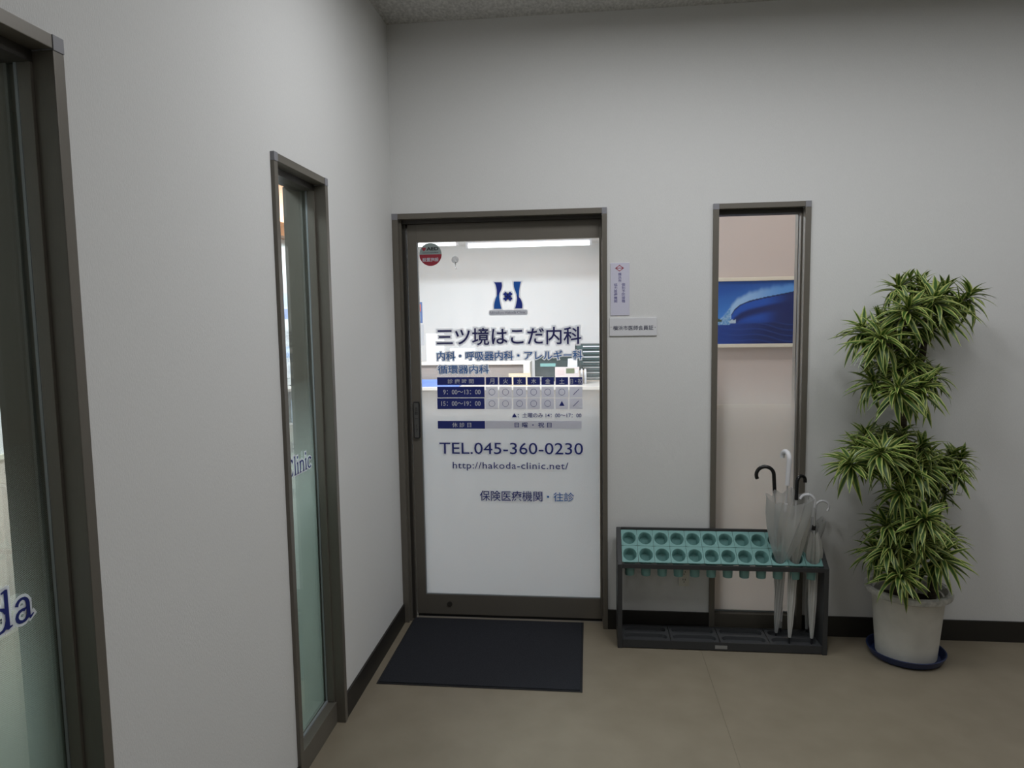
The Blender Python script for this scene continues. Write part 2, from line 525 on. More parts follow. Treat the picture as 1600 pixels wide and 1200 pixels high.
def serif(body, s0, t0, em, plane, m, parent, extra=0.0, name='lettering', right=False):
    b = MB()
    lift = 0.0
    total = sum(SERIF[c][0] for c in body) * em
    x = s0 - total if right else s0
    for ch in body:
        adv, strokes = SERIF[ch]
        for st in strokes:
            pts = [Vector((p[0], p[1])) for p in st]
            if extra and (pts[-1] - pts[0]).length > 1e-6:      # lengthen the ends of the border strokes
                d = (pts[1] - pts[0]).normalized()
                pts[0] = pts[0] - d * extra
                d = (pts[-1] - pts[-2]).normalized()
                pts[-1] = pts[-1] + d * extra
            L, R = [], []
            for i, p in enumerate(pts):
                t = (pts[min(i + 1, len(pts) - 1)] - pts[max(i - 1, 0)]).normalized()
                nrm = Vector((-t.y, t.x))
                hw = st[i][2] / 2 + extra
                L.append(p + nrm * hw)
                R.append(p - nrm * hw)
            n = len(b.v)
            for a, c in zip(R, L):
                b.v.append(plane(x + a.x * em, t0 + a.y * em, lift))
                b.v.append(plane(x + c.x * em, t0 + c.y * em, lift))
            lift += 0.000012
            for i in range(len(pts) - 1):
                b.f.append((n + 2 * i, n + 2 * i + 2, n + 2 * i + 3, n + 2 * i + 1))
        x += adv * em
    return b.build(name, m, parent, kind='flat'), total


def plate(poly, plane, m, parent, name):
    b = MB()
    b.v = [plane(*p) for p in poly]
    b.f = [tuple(range(len(poly)))]
    return b.build(name, m, parent, kind='flat')


def slab(s0, s1, t0, t1, y, m, parent, name, th=0.0004):
    """thin sheet of vinyl on the outer face of the door glass"""
    return MB().box(s0, s1, y - th, y, t0, t1).build(name, m, parent)

# ------------------------------------------------------------------ door_1: the clinic's sliding door
door = empty('door_1', (0.53, 0.06, 0), 'clinic sliding door, bronze frame, glass with blue lettering, left of the umbrella rack', None, None, 'structure')
fy = -0.012
MB().box(0.0, 0.03, fy, TW, 0, T - 0.03).build('jamb', M_FRAME, door, bevel=0.0015)
MB().box(DX1 - 0.024, DX1, fy, TW, 0, T - 0.03).build('jamb', M_FRAME, door, bevel=0.0015)
MB().box(0.03, DX1 - 0.024, fy, TW, T - 0.027, T).build('head_jamb', M_FRAME, door, bevel=0.0015)
MB().box(0.0, 0.03, fy - 0.001, 0.02, T - 0.03, T + 0.0005).build('corner_cap', M_CAP, door, bevel=0.001)
MB().box(DX1 - 0.024, DX1, fy - 0.001, 0.02, T - 0.03, T + 0.0005).build('corner_cap', M_CAP, door, bevel=0.001)
MB().box(0.03, 0.040, 0.012, 0.03, 0, T - 0.027).build('guide_rail', M_FRAME, door)
MB().box(0.03, 0.052, 0.045, TW, 0, T - 0.027).build('seal_post', M_FRAME2, door)
MB().box(0.03, DX1 - 0.024, 0.03, 0.045, T - 0.045, T - 0.027).build('head_track', M_FRAME2, door)
MB().box(0.03, DX1 - 0.024, 0.1, 0.125, T - 0.06, T - 0.027).build('head_light_blocker', M_GASKET, door)  # unseen strip added behind the leaf to block light leaking over its top
LY0, LY1 = 0.06, 0.096      # leaf
GY = 0.066                  # outer face of the glass
MB().box(0.058, 0.106, LY0, LY1, 0.022, 2.056).build('stile', M_FRAME, door, bevel=0.001)
MB().box(1.0225, 1.0345, LY0, LY1, 0.022, 2.056).build('stile', M_FRAME, door, bevel=0.001)
MB().box(0.106, 1.0225, LY0, LY1, 1.966, 2.056).build('top_rail', M_FRAME, door, bevel=0.001)
MB().box(0.106, 1.0225, LY0, LY1, 0.022, 0.129).build('bottom_rail', M_FRAME, door, bevel=0.001)
MB().box(0.058, 1.034, LY0 + 0.012, LY1 - 0.01, 0.004, 0.022).build('floor_brush', M_GASKET, door)
bd = MB().box(0.106, 1.0225, LY0 + 0.001, GY, 0.129, 0.134).box(0.106, 0.110, LY0 + 0.001, GY, 0.134, 1.966)
bd.build('glazing_bead', M_BEAD, door)
MB().box(0.106, 1.0225, GY, GY + 0.006, 0.129, 1.966).build('glass_pane', M_GLASS, door)
MB().box(0.107, 1.0215, GY + 0.0068, GY + 0.0072, 0.131, 1.36).build('frosted_film', M_FILM, door, label='white frosted film of dots that merge towards the bottom')
# lock and touch switch
c0 = at(703, 943, LY0)
lk = MB().loops([[(c0.x + r * math.cos(2 * PI * i / 20), y, c0.z + r * math.sin(2 * PI * i / 20)) for i in range(20)] for r, y in ((0.0135, LY0), (0.0135, LY0 - 0.005), (0.009, LY0 - 0.006), (0.009, LY0 - 0.004), (0.003, LY0 - 0.004))], True, False, True)
lk.build('lock_cylinder', M_FRAME2, door, smooth=True)
a, b = at(645.5, 628, LY0 - 0.01), at(656.5, 685, LY0 - 0.01)


def roundrect(x0, x1, z0, z1, r, n=4):
    out = []
    for cx, cz, a0 in ((x1 - r, z1 - r, 0), (x0 + r, z1 - r, 90), (x0 + r, z0 + r, 180), (x1 - r, z0 + r, 270)):
        for i in range(n + 1):
            t = math.radians(a0 + 90 * i / n)
            out.append((cx + r * math.cos(t), cz + r * math.sin(t)))
    return out


sw = MB().prism(roundrect(a.x, b.x, b.z, a.z, 0.007), 'y', LY0 - 0.012, LY0).build('touch_switch', M_BLACK, door, smooth=True)
MB().prism(roundrect(a.x + 0.004, b.x - 0.004, b.z + 0.005, a.z - 0.005, 0.004), 'y', LY0 - 0.014, LY0 - 0.012).build('switch_face', mat('switch_grey', (0.10, 0.10, 0.095), 0.5), sw)
cx = (a.x + b.x) / 2
text('自\n動', cx - 0.0075, cx + 0.0075, a.z - 0.068, a.z - 0.026, back(LY0 - 0.0145), M_BLACK, sw)
text('―', cx - 0.008, cx + 0.008, a.z - 0.088, a.z - 0.085, back(LY0 - 0.0145), M_BLACK, sw)
text('ド\nア', cx - 0.006, cx + 0.006, a.z - 0.158, a.z - 0.115, back(LY0 - 0.0145), M_BLACK, sw)

Y1, Y2 = GY - 0.0006, GY - 0.0011


def R(px0, px1, py0, py1, Y=GY):
    p, q = at(px0, py0, Y), at(px1, py1, Y)
    m1, m2 = at((px0 + px1) / 2, py0, Y), at((px0 + px1) / 2, py1, Y)
    return p.x, q.x, m2.z, m1.z


text('三ツ境はこだ内科', *R(682, 908.6, 511.5, 539), back(Y2), M_DNAVY, door, bold=0.012, halo=0.085, halo_m=M_HALO, halo_plane=back(Y1), name='clinic_name_lettering')
text('内科・呼吸器内科・アレルギー科', *R(682.6, 910, 548.3, 562.6), back(Y2), M_BLUE, door, bold=0.012, halo=0.11, halo_m=M_HALO, halo_plane=back(Y1), name='department_lettering')
text('循環器内科', *R(684, 764, 570.4, 584), back(Y2), M_BLUE, door, bold=0.012, halo=0.11, halo_m=M_HALO, halo_plane=back(Y1), name='department_lettering')
# timetable
cols = [(759, 778.2), (780, 799.8), (802, 821.8), (824, 843.8), (846, 865.6), (868, 887.8), (890, 910)]
r = R(683, 757.2, 589.3, 601.6)
cell = slab(*r, GY, M_NAVY, door, 'timetable_cell', 0.0005)
text('診 療 時 間', *R(699.4, 740.2, 592, 599.4), back(Y2), M_CELLTXT, cell, bold=0.01)
for (p0, p1), ch in zip(cols, ['月', '火', '水', '木', '金', '土', '日・祝']):
    cell = slab(*R(p0, p1, 589.3, 601.2), GY, M_NAVY, door, 'timetable_cell', 0.0005)
    pc = (p0 + p1) / 2
    hw = 4.0 if len(ch) == 1 else 9
    text(ch, *R(pc - hw, pc + hw, 591.5, 599.6), back(Y2), M_CELLTXT, cell, bold=0.01)
for k, (py0, py1, hours) in enumerate([(604.2, 621.0, '9：00～13：00'), (622.2, 639.0, '15：00～19：00')]):
    cell = slab(*R(683.2, 757.2, py0, py1), GY, M_NAVY, door, 'timetable_cell', 0.0005)
    x0 = 692.4 if k == 0 else 689.4
    text(hours, *R(x0, 751, py0 + 4.6, py1 - 4.8), back(Y2), M_CELLTXT, cell, bold=0.01)
    for i, (p0, p1) in enumerate(cols):
        cell = slab(*R(p0, p1, py0 + 0.2, py1), GY, M_CELL, door, 'timetable_cell', 0.0005)
        q = at((p0 + p1) / 2, (py0 + py1) / 2, GY)
        if i == 6:
            d = 0.0145
            plate([(q.x - d - 0.001, q.z - d + 0.001), (q.x - d + 0.001, q.z - d - 0.001), (q.x + d + 0.001, q.z + d - 0.001), (q.x + d - 0.001, q.z + d + 0.001)], back(Y2), M_NAVY, cell, 'slash_mark')
        elif i == 5 and k == 1:
            plate([(q.x - 0.0135, q.z - 0.0115), (q.x + 0.0135, q.z - 0.0115), (q.x, q.z + 0.0135)], back(Y2), M_NAVY, cell, 'triangle_mark')
        else:
            mb = MB()
            n = 32
            mb.v = [(q.x + rr * math.cos(2 * PI * j / n), Y2, q.z + rr * math.sin(2 * PI * j / n)) for rr in (0.0165, 0.0147) for j in range(n)]
            mb.f = [(j, n + j, n + (j + 1) % n, (j + 1) % n)[::-1] for j in range(n)]
            mb.build('circle_mark', M_NAVY, cell, kind='flat')
text('▲：土曜のみ 14：00～17：00', *R(800, 908.4, 645.0, 652.6), back(Y2), M_NAVY, door, bold=0.006, halo=0.09, halo_m=M_HALO2, halo_plane=back(Y1), name='note_lettering')
cell = slab(*R(684, 757.8, 657.8, 669.8), GY, M_NAVY, door, 'timetable_cell', 0.0005)
text('休 診 日', *R(706.4, 736.4, 660.2, 667.6), back(Y2), M_CELLTXT, cell, bold=0.01)
cell = slab(*R(758, 909, 657.6, 669.6), GY, M_CELL, door, 'timetable_cell', 0.0005)
text('日 曜 ・ 祝 日', *R(804, 861.8, 660, 668), back(Y2), M_NAVY, cell, bold=0.012)
text('TEL.045-360-0230', *R(686.6, 911, 691.8, 709.6), back(Y2), M_NAVY, door, bold=0.0, halo=0.05, halo_m=M_HALO2, halo_plane=back(Y1), name='telephone_lettering')
text('http://hakoda-clinic.net/', *R(707.4, 888, 722.2, 735.8), back(Y2), M_NAVY, door, halo=0.05, halo_m=M_HALO2, halo_plane=back(Y1), name='website_lettering', space=1.08)
text('保険医療機関', *R(749.6, 847.6, 767, 783), back(Y2), M_NAVY, door, bold=0.004, halo=0.06, halo_m=M_HALO2, halo_plane=back(Y1), name='insurance_lettering')
text('・往診', *R(854.5, 896.8, 769.4, 783.4), back(Y2), M_BLUE, door, bold=0.004, halo=0.06, halo_m=M_HALO2, halo_plane=back(Y1), name='house_call_lettering')

# emblem: two wavy ribbons and a four-leaf clover


def EP(zx, zy):
    p = at(740 + zx / 13.333, 430 + zy / 13.333, GY)
    return (p.x, p.z)


def smooth_poly(pts, n=5):
    out = []
    for i in range(len(pts) - 1):
        p0, p1, p2, p3 = pts[max(i - 1, 0)], pts[i], pts[i + 1], pts[min(i + 2, len(pts) - 1)]
        for k in range(n):
            t = k / n
            out.append(tuple(0.5 * (2 * p1[j] + (p2[j] - p0[j]) * t + (2 * p0[j] - 5 * p1[j] + 4 * p2[j] - p3[j]) * t * t + (3 * p1[j] - p0[j] - 3 * p2[j] + p3[j]) * t ** 3) for j in (0, 1)))
    return out + [pts[-1]]


lL = [(430, 148), (462, 210), (482, 310), (483, 430), (445, 520), (427, 620), (428, 703)]
lR = [(583, 148), (590, 225), (573, 305), (538, 390), (533, 450), (545, 540), (582, 703)]
rL = [(835, 135), (838, 230), (866, 320), (895, 400), (905, 490), (890, 590), (862, 692)]
rR = [(987, 135), (965, 220), (950, 330), (945, 440), (985, 510), (1013, 600), (1012, 692)]
emblem = None
for Lf, Rf, top, bot in ((lL, lR, M_ROYAL, M_BRIGHT), (rL, rR, M_BRIGHT, M_ROYAL)):
    def strip(A, B, y, m, nm, par, grow=0):
        A, B = smooth_poly(A), smooth_poly(B)
        mb = MB()
        for i, (p, q) in enumerate(zip(A, B)):
            g = 14 if grow else 0
            dy = (-g - 8 if i == 0 else (g + 8 if i == len(A) - 1 else 0)) if grow else 0
            e0, e1 = EP(p[0] - grow, p[1] + dy), EP(q[0] + grow, q[1] + dy)
            mb.v += [(e0[0], y, e0[1]), (e1[0], y, e1[1])]
        for i in range(len(A) - 1):
            mb.f.append((2 * i, 2 * i + 2, 2 * i + 3, 2 * i + 1))
        return mb.build(nm, m, par, kind='flat')
    base = strip(Lf, Rf, Y1, M_HALO, 'emblem_ribbon', door, 27)
    if Lf is lL:
        strip(Lf[:4], Rf[:3] + [(540, 375)], Y2, top, 'ribbon_upper', base)
        strip([(483, 430)] + Lf[4:], [(540, 375), (533, 450)] + Rf[5:][-2:] if False else [(540, 375)] + Rf[4:5] + Rf[6:], Y2, bot, 'ribbon_lower', base) if False else strip([(483, 430), (450, 510), (427, 620), (428, 703)], [(540, 375), (534, 450), (548, 560), (582, 703)], Y2, bot, 'ribbon_lower', base)
    else:
        strip([(835, 135), (838, 230), (866, 320), (895, 395)], [(987, 135), (965, 220), (950, 330), (945, 455)], Y2, top, 'ribbon_upper', base)
        strip([(895, 395), (905, 490), (890, 590), (862, 692)], [(945, 455), (985, 510), (1013, 600), (1012, 692)], Y2, bot, 'ribbon_lower', base)


def clover(cx, cz, s, y, m, par, name, grow=0.0):
    mb = MB()
    for k in range(4):
        a0 = PI / 4 + k * PI / 2
        ca, sa = math.cos(a0), math.sin(a0)
        # heart-shaped leaf pointing outwards
        prof = [(0.0, 0.0), (0.45, 0.30), (0.85, 0.46), (1.12, 0.40), (1.22, 0.20), (1.08, 0.0), (1.22, -0.20), (1.12, -0.40), (0.85, -0.46), (0.45, -0.30)]
        if grow:
            prof = [(0.0, 0.0), (0.35, 0.55), (0.8, 0.72), (1.25, 0.62), (1.48, 0.3), (1.48, -0.3), (1.25, -0.62), (0.8, -0.72), (0.35, -0.55)]
        n = len(mb.v)
        mb.v += [(cx + (u * ca - w * sa) * s, y, cz + (u * sa + w * ca) * s) for u, w in prof]
        mb.f.append(tuple(range(n, n + len(prof))))
    return mb.build(name, m, par, kind='flat')


e = EP(713, 442)
sc = 0.0215
cl = clover(e[0], e[1], sc, Y1, M_HALO, door, 'emblem_clover', 1)
clover(e[0], e[1], sc, Y2, M_ROYAL, cl, 'clover_leaf')
p0, p1 = EP(318, 730), EP(1128, 828)
cap = MB().prism(roundrect(p0[0], p1[0], p1[1], p0[1], 0.009), 'y', Y1, GY).build('emblem_caption', M_HALO, door)
p0, p1 = EP(340, 808), EP(1088, 765)
wtot = sum(SERIF[c][0] for c in 'Mitsukyo Hakoda Clinic')
serif('Mitsukyo Hakoda Clinic', p0[0], p0[1], (p1[0] - p0[0]) / wtot, back(Y2), mat('caption_ink', (0.17, 0.17, 0.25), 0.6), cap)

# AED sticker
c0 = at(672.6, 397.6, GY)
RS = 0.0575


def disc_part(a0, a1, y, m, nm, par, n=24):
    mb = MB()
    pts = [(c0.x + RS * math.cos(math.radians(a0 + (a1 - a0) * i / n)), c0.z + RS * math.sin(math.radians(a0 + (a1 - a0) * i / n))) for i in range(n + 1)]
    return mb.prism(pts, 'y', y - 0.0004, y).build(nm, m, par)


st = disc_part(0, 180, GY, M_GREYS, 'round_sticker', door)
disc_part(180, 360, GY, M_REDS, 'sticker_band', st)
text('AED', c0.x - 0.020, c0.x + 0.042, c0.z + 0.020, c0.z + 0.037, back(Y2), M_BLACK, st, bold=0.03)
text('♥', c0.x - 0.043, c0.x - 0.023, c0.z + 0.017, c0.z + 0.035, back(Y2), M_REDS, st, name='heart_mark')
text('自動体外式除細動器', c0.x - 0.040, c0.x + 0.042, c0.z + 0.006, c0.z + 0.011, back(Y2), M_GREYS if False else M_INK, st)
text('設置施設', c0.x - 0.042, c0.x + 0.042, c0.z - 0.036, c0.z - 0.016, back(Y2), M_CELLTXT, st, bold=0.015)

# suction hook on the door glass
p = at(711, 405.8, GY)
hk = empty('suction_hook', (p.x, GY, p.z), 'small clear suction hook stuck high on the clinic door glass', 'hook')


def ylathe(prof, x, z, seg=24):
    return MB().loops([[(x + r * math.cos(2 * PI * i / seg), y, z + r * math.sin(2 * PI * i / seg)) for i in range(seg)] for r, y in prof], True, True, True)


ylathe(((0.0185, GY - 0.001), (0.017, GY - 0.004), (0.008, GY - 0.006), (0.007, GY - 0.010), (0.005, GY - 0.011)), p.x, p.z).build('suction_cup', M_HOOK, hk, smooth=True)
MB().tube([(p.x + 0.003, GY - 0.009, p.z - 0.012), (p.x + 0.003, GY - 0.010, p.z - 0.026)], [0.004, 0.0025]).tube([(p.x + 0.003, GY - 0.010, p.z - 0.026), (p.x + 0.004, GY - 0.010, p.z - 0.044), (p.x + 0.006, GY - 0.014, p.z - 0.049), (p.x + 0.009, GY - 0.02, p.z - 0.044)], 0.0014).build('hook', M_CHROME, hk, smooth=True)

# ------------------------------------------------------------------ windows


def window(name, s0, s1, side, label, glass, film, z_film):
    """full-height fixed window in a bronze frame; d runs into the wall"""
    if side == 'back':
        B = lambda mb, a0, a1, d0, d1, z0, z1: mb.box(a0, a1, d0, d1, z0, z1)
        root = empty(name, ((s0 + s1) / 2, 0.06, 0), label, None, None, 'structure')
    else:
        B = lambda mb, a0, a1, d0, d1, z0, z1: mb.box(-d1, -d0, a0, a1, z0, z1)
        root = empty(name, (-0.06, (s0 + s1) / 2, 0), label, None, None, 'structure')
    f = 0.027
    for a0, a1 in ((s0, s0 + f), (s1 - f, s1)):
        B(MB(), a0, a1, -0.012, TW + 0.012, 0, T - f).build('jamb', M_FRAME, root, bevel=0.0015)
        B(MB(), a0, a1, -0.0135, 0.01, T - f, T + 0.0005).build('corner_cap', M_CAP, root, bevel=0.001)
    B(MB(), s0 + f, s1 - f, -0.012, TW + 0.012, T - f + 0.002, T).build('head_jamb', M_FRAME, root, bevel=0.0015)
    i0, i1 = s0 + f, s1 - f
    for a0, a1 in ((i0, i0 + 0.007), (i1 - 0.007, i1)):
        B(MB(), a0, a1, 0.030, 0.056, 0.088, T - f - 0.02).build('glazing_stop', M_FRAME, root, bevel=0.001)
        B(MB(), a0, a1, 0.057, 0.063, 0.088, T - f - 0.02).build('glazing_bead', M_BEAD, root)
        B(MB(), a0, a1, 0.077, 0.10, 0.088, T - f - 0.02).build('glazing_stop', M_FRAME, root)
    B(MB(), i0, i1, 0.030, 0.10, T - f - 0.02, T - f + 0.002).build('top_stop', M_FRAME2, root)
    B(MB(), i0, i1, 0.022, 0.10, 0.0, 0.086).build('bottom_rail', M_FRAME, root, bevel=0.002)
    B(MB(), i0 + 0.007, i1 - 0.007, 0.055, 0.063, 0.086, 0.092).build('glazing_bead', M_BEAD, root)
    B(MB(), i0, i1, 0.10, TW + 0.012, 0.0, 0.06).build('inner_sill', M_FRAME, root)
    B(MB(), i0, i1, 0.064, 0.070, 0.086, T - f - 0.01).build('glass_pane', glass, root)
    B(MB(), i0, i1, 0.0708, 0.0712, 0.087, z_film).build('frosted_film', film, root, label='frosted film with a fading dot pattern')
    return root


window('window_1', WX0, WX1, 'back', 'narrow full-height window in the back wall, behind the umbrella rack, painting seen through it', M_GLASS, M_FILMW, 1.36)
w2 = window('window_2', LA, LB, 'left', 'narrow full-height window in the left wall nearest the clinic door, with half of a clinic name', M_GLASSG, M_FILMG, 1.36)
w3 = window('window_3', LC, LD, 'left', 'window at the far left edge with dotted frosted film', M_GLASSG, M_FILMG, 1.36)
for wr, s, word, em in ((w2, -0.985, 'Clinic', 0.092), (w3, -2.318, 'Hakoda', 0.1)):
    serif(word, s, 1.036, em, left(-0.0635), M_HALO, wr, 0.055, 'lettering_border', True)
    serif(word, s, 1.036, em, left(-0.0625), M_NAVY, wr, 0.0, 'lettering', True)
mb = MB()
for dx, dz in ((0.0025, 0.0025), (-0.0025, 0.0025), (0.0025, -0.0025), (-0.0025, -0.0025)):
    yy, zz = -2.318 - 0.1 * (0.47 + 0.53 - 0.23), 1.036 + 0.1 * 0.225
    mb.quad((-0.0618, yy + dx - 0.002, zz + dz - 0.002), (-0.0618, yy + dx + 0.002, zz + dz - 0.002), (-0.0618, yy + dx + 0.002, zz + dz + 0.002), (-0.0618, yy + dx - 0.002, zz + dz + 0.002))
mb.build('clover_mark', M_INK, w3, kind='flat')

# ------------------------------------------------------------------ signs and outlet on the back wall
s0, s1, t0, t1 = R(953.8, 983.6, 410.8, 492.8, -0.003)
sg = empty('upright_sign', ((s0 + s1) / 2, 0, (t0 + t1) / 2), 'narrow upright pale sign with red diamond beside the clinic door', 'sign')
MB().box(s0, s1, -0.004, 0, t0, t1).build('sign_plate', M_PLATE2, sg, bevel=0.0008)


def SP(zx, zy):
    q = at(930 + zx / 8, 390 + zy / 8, -0.004)
    return q.x, q.z


mb = MB()
cx, cz = SP(304, 232)
hw, hh = SP(360, 232)[0] - cx, SP(304, 191)[1] - cz
o_ = [(hw, 0), (0, hh), (-hw, 0), (0, -hh)]
mb.v = [(cx + k * x, -0.0045, cz + k * z) for k in (1.0, 0.74) for x, z in o_]
mb.f = [(i, (i + 1) % 4, 4 + (i + 1) % 4, 4 + i) for i in range(4)]
mb.quad((cx - hw * 0.85, -0.0045, cz - hh * 0.1), (cx + hw * 0.85, -0.0045, cz - hh * 0.1), (cx + hw * 0.85, -0.0045, cz + hh * 0.1), (cx - hw * 0.85, -0.0045, cz + hh * 0.1))
mb.build('red_diamond_mark', M_RED, sg, kind='flat')
for body, z0, z1, w0, w1 in (('横\n浜\n市', 286, 328, 288, 408), ('個\n別\n予\n防\n接\n種', 330, 374, 417, 662), ('協\n力\n医\n療\n機\n関', 233, 277, 421, 664)):
    (xa, za), (xb, zb) = SP(z0, w1), SP(z1, w0)
    text(body, xa, xb, za, zb, back(-0.0045), M_INKV, sg, bold=0.004)
s0, s1, t0, t1 = R(952.6, 1026.4, 496.8, 524.6, -0.004)
sg = empty('wide_sign', ((s0 + s1) / 2, 0, (t0 + t1) / 2), 'wide white sign of one text line, below the upright sign', 'sign')
MB().box(s0, s1, -0.007, 0, t0, t1).build('sign_plate', M_PLATE, sg, bevel=0.0008)
(xa, za), (xb, zb) = SP(222, 1010), SP(726, 945)
text('横浜市医師会員証', xa, xb, za, zb, back(-0.0075), M_INK, sg, bold=0.012)
for zx in (200, 748):
    q = SP(zx, 970)
    plate([(q[0] + 0.0018 * math.cos(i * PI / 4), q[1] + 0.0018 * math.sin(i * PI / 4)) for i in range(8)], back(-0.0075), M_CHROME, sg, 'screw')


def outlet(name, plane_box, c, label, axis):
    """two-gang wall socket; axis 'y' sits on the back wall, 'x' on a side wall"""
    o = empty(name, c, label, 'outlet')
    x, y, z = c

    def bx(mb, a0, a1, d0, d1, z0, z1):
        return mb.box(x + a0, x + a1, y - d1, y - d0, z + z0, z + z1) if axis == 'y' else mb.box(x + d0, x + d1, y + a0, y + a1, z + z0, z + z1)
    bx(MB(), -0.026, 0.026, 0, 0.006, -0.05, 0.05).build('cover_plate', M_IVORY, o, bevel=0.0012)
    for k in (0.02, -0.02):
        sk = bx(MB(), -0.013, 0.013, 0.006, 0.008, k - 0.015, k + 0.015).build('socket', M_IVORY, o, bevel=0.0008)
        bx(bx(bx(MB(), -0.007, -0.004, 0.008, 0.0083, k, k + 0.009), 0.004, 0.007, 0.008, 0.0083, k, k + 0.009), -0.002, 0.002, 0.008, 0.0083, k - 0.01, k - 0.005).build('slot', M_SLOT, sk)
    return o


q = at(1068.5, 900, 0)
outlet('wall_outlet', None, (q.x, 0, q.z), 'ivory wall outlet behind the umbrella rack', 'y')

# ------------------------------------------------------------------ doormat
mt = empty('doormat', (0.49, -0.28, 0), 'dark charcoal doormat on the floor before the clinic door', 'doormat')
n = 10
MB().prism([(x, z) for x, z in ((0.043, 0.0), (0.936, 0.0), (0.936, 0.003), (0.043, 0.003))], 'y', -0.632, 0.052).build('rubber_backing', M_MATEDGE, mt)
MB().box(0.052, 0.927, -0.623, 0.044, 0.003, 0.0075).build('carpet_pile', M_MAT, mt, bevel=0.002)

# ------------------------------------------------------------------ umbrella rack
RX0, RX1 = 1.100, 2.060
ry0, ry1 = -0.213, -0.036
rk = empty('umbrella_rack', ((RX0 + RX1) / 2, -0.125, 0), 'black umbrella rack with two rows of teal cups, against the back wall', 'umbrella rack')
side = [(ry0, 0), (ry1, 0), (ry1, 0.540), (ry0, 0.412)]
for x0, x1 in ((RX0, RX0 + 0.022), (RX1 - 0.022, RX1)):
    MB().prism(side, 'x', x0, x1).build('end_frame', M_STEEL, rk, bevel=0.002)
MB().box(RX0 + 0.022, RX1 - 0.022, ry0, ry0 + 0.0145, 0.393, 0.4125).build('front_rail', M_STEEL, rk, bevel=0.001)
MB().box(RX0 + 0.022, RX1 - 0.022, ry1 - 0.012, ry1, 0.505, 0.541).build('back_rail', M_STEEL, rk, bevel=0.001)
MB().box(RX0 + 0.022, RX1 - 0.022, ry0 + 0.003, ry0 + 0.012, 0.004, 0.042).build('base_rail', M_STEEL, rk, bevel=0.001)
MB().box(RX0 + 0.022, RX1 - 0.022, ry1 - 0.010, ry1, 0.004, 0.042).build('base_rail', M_STEEL, rk, bevel=0.001)
q = at(1127, 1012.5, ry0)
lb = MB().box(q.x - 0.028, q.x + 0.028, ry0 + 0.0022, ry0 + 0.003, 0.0115, 0.0285).build('maker_label', mat('silver_label', (0.32, 0.32, 0.31), 0.4, 0.3), rk, label='small silver label')
# cups: square plate with a round funnel and a tube
dy, dz = ry1 - 0.012 - (ry0 + 0.012), 0.0
b0, b1 = ry0 + 0.012, ry1 - 0.012


def ztop(y):
    return 0.412 + (y - ry0) / (ry1 - ry0) * 0.128 - 0.001


sl = Vector((0, b1 - b0, ztop(b1) - ztop(b0)))
slen = sl.length
sl.normalize()
nrm = Vector((1, 0, 0)).cross(sl)
cw = (RX1 - RX0 - 0.044) / 12
chh = slen / 2
N = 32


def cup_mesh():
    mb = MB()
    sq, ci, ci2, mid, lo, lo2, ol, oc = [], [], [], [], [], [], [], []
    hx, hy = cw / 2 - 0.0007, chh / 2 - 0.0007
    drop = 0.105
    for i in range(N):
        a = 2 * PI * (i + 0.5) / N
        c, s = math.cos(a), math.sin(a)
        k = min(hx / abs(c) if abs(c) > 1e-9 else 9, hy / abs(s) if abs(s) > 1e-9 else 9)
        P = lambda u, v, w=0: Vector((u, 0, 0)) + sl * v + nrm * w
        sq.append(P(c * k, s * k))
        rr = 0.0325
        ci.append(P(rr * c, rr * 1.12 * s - 0.002))
        ci2.append(P((rr - 0.003) * c, (rr - 0.003) * 1.12 * s - 0.002, -0.005))
        bz_ = -drop
        mid.append(P(0.0295 * c, 0.0295 * 1.1 * s - 0.002, -0.038))
        lo.append(Vector((0.0195 * c, 0.0195 * s + 0.010, bz_ + 0.025)))
        lo2.append(Vector((0.0185 * c, 0.0185 * s + 0.010, bz_)))
        ol.append(Vector((0.0215 * c, 0.0215 * s + 0.010, bz_)))
        oc.append(Vector((0.0245 * c, 0.0245 * s + 0.010, -0.05)))
    sk = [p - nrm * 0.008 for p in sq]
    mb.loops([oc, ol, lo2, lo, mid, ci2, ci, sq, sk])
    return mb


first = None
for row in range(2):
    for c in range(12):
        pos = Vector((RX0 + 0.022 + cw * (c + 0.5), b0, ztop(b0))) + sl * (chh * (row + 0.5))
        if first is None:
            mb = cup_mesh()
            first = mb.build('cup', M_TEAL, None, smooth=True)
            cp = first
        else:
            cp = first.copy()
            COL.objects.link(cp)
        cp.parent = rk
        cp.location = pos - ABS[rk]
# drip trays with two stadium troughs each
tw = (RX1 - RX0 - 0.044) / 4
ty0, ty1 = ry0 + 0.012, ry1 - 0.010


def tray_mesh():
    mb = MB()
    th = (ty1 - ty0) / 2
    for k in range(2):
        cy = ty0 + th * (k + 0.5)
        A, Bq, Cq, Dq = [], [], [], []
        hx, hy = tw / 2 - 0.0015, th / 2
        sx, sr = hx - 0.012, hy - 0.009
        for i in range(48):
            a = 2 * PI * (i + 0.5) / 48
            c, s = math.cos(a), math.sin(a)
            kk = min(hx / abs(c), hy / abs(s))
            A.append((c * kk, cy + s * kk, 0.040))
            # stadium boundary along the same ray
            u = sx - sr
            if abs(s) * u <= abs(c) * 0 + 1e9 and abs(c / max(abs(s), 1e-9)) * sr <= u:
                rr = sr / abs(s)
            else:
                bb = u * abs(c)
                rr = bb + math.sqrt(max(bb * bb - (u * u - sr * sr), 0))
            Bq.append((c * rr, cy + s * rr, 0.040))
            Cq.append((c * rr * 0.985, cy + s * rr * 0.94, 0.024))
        mb.loops([A, Bq, Cq], True, False, True)
    return mb


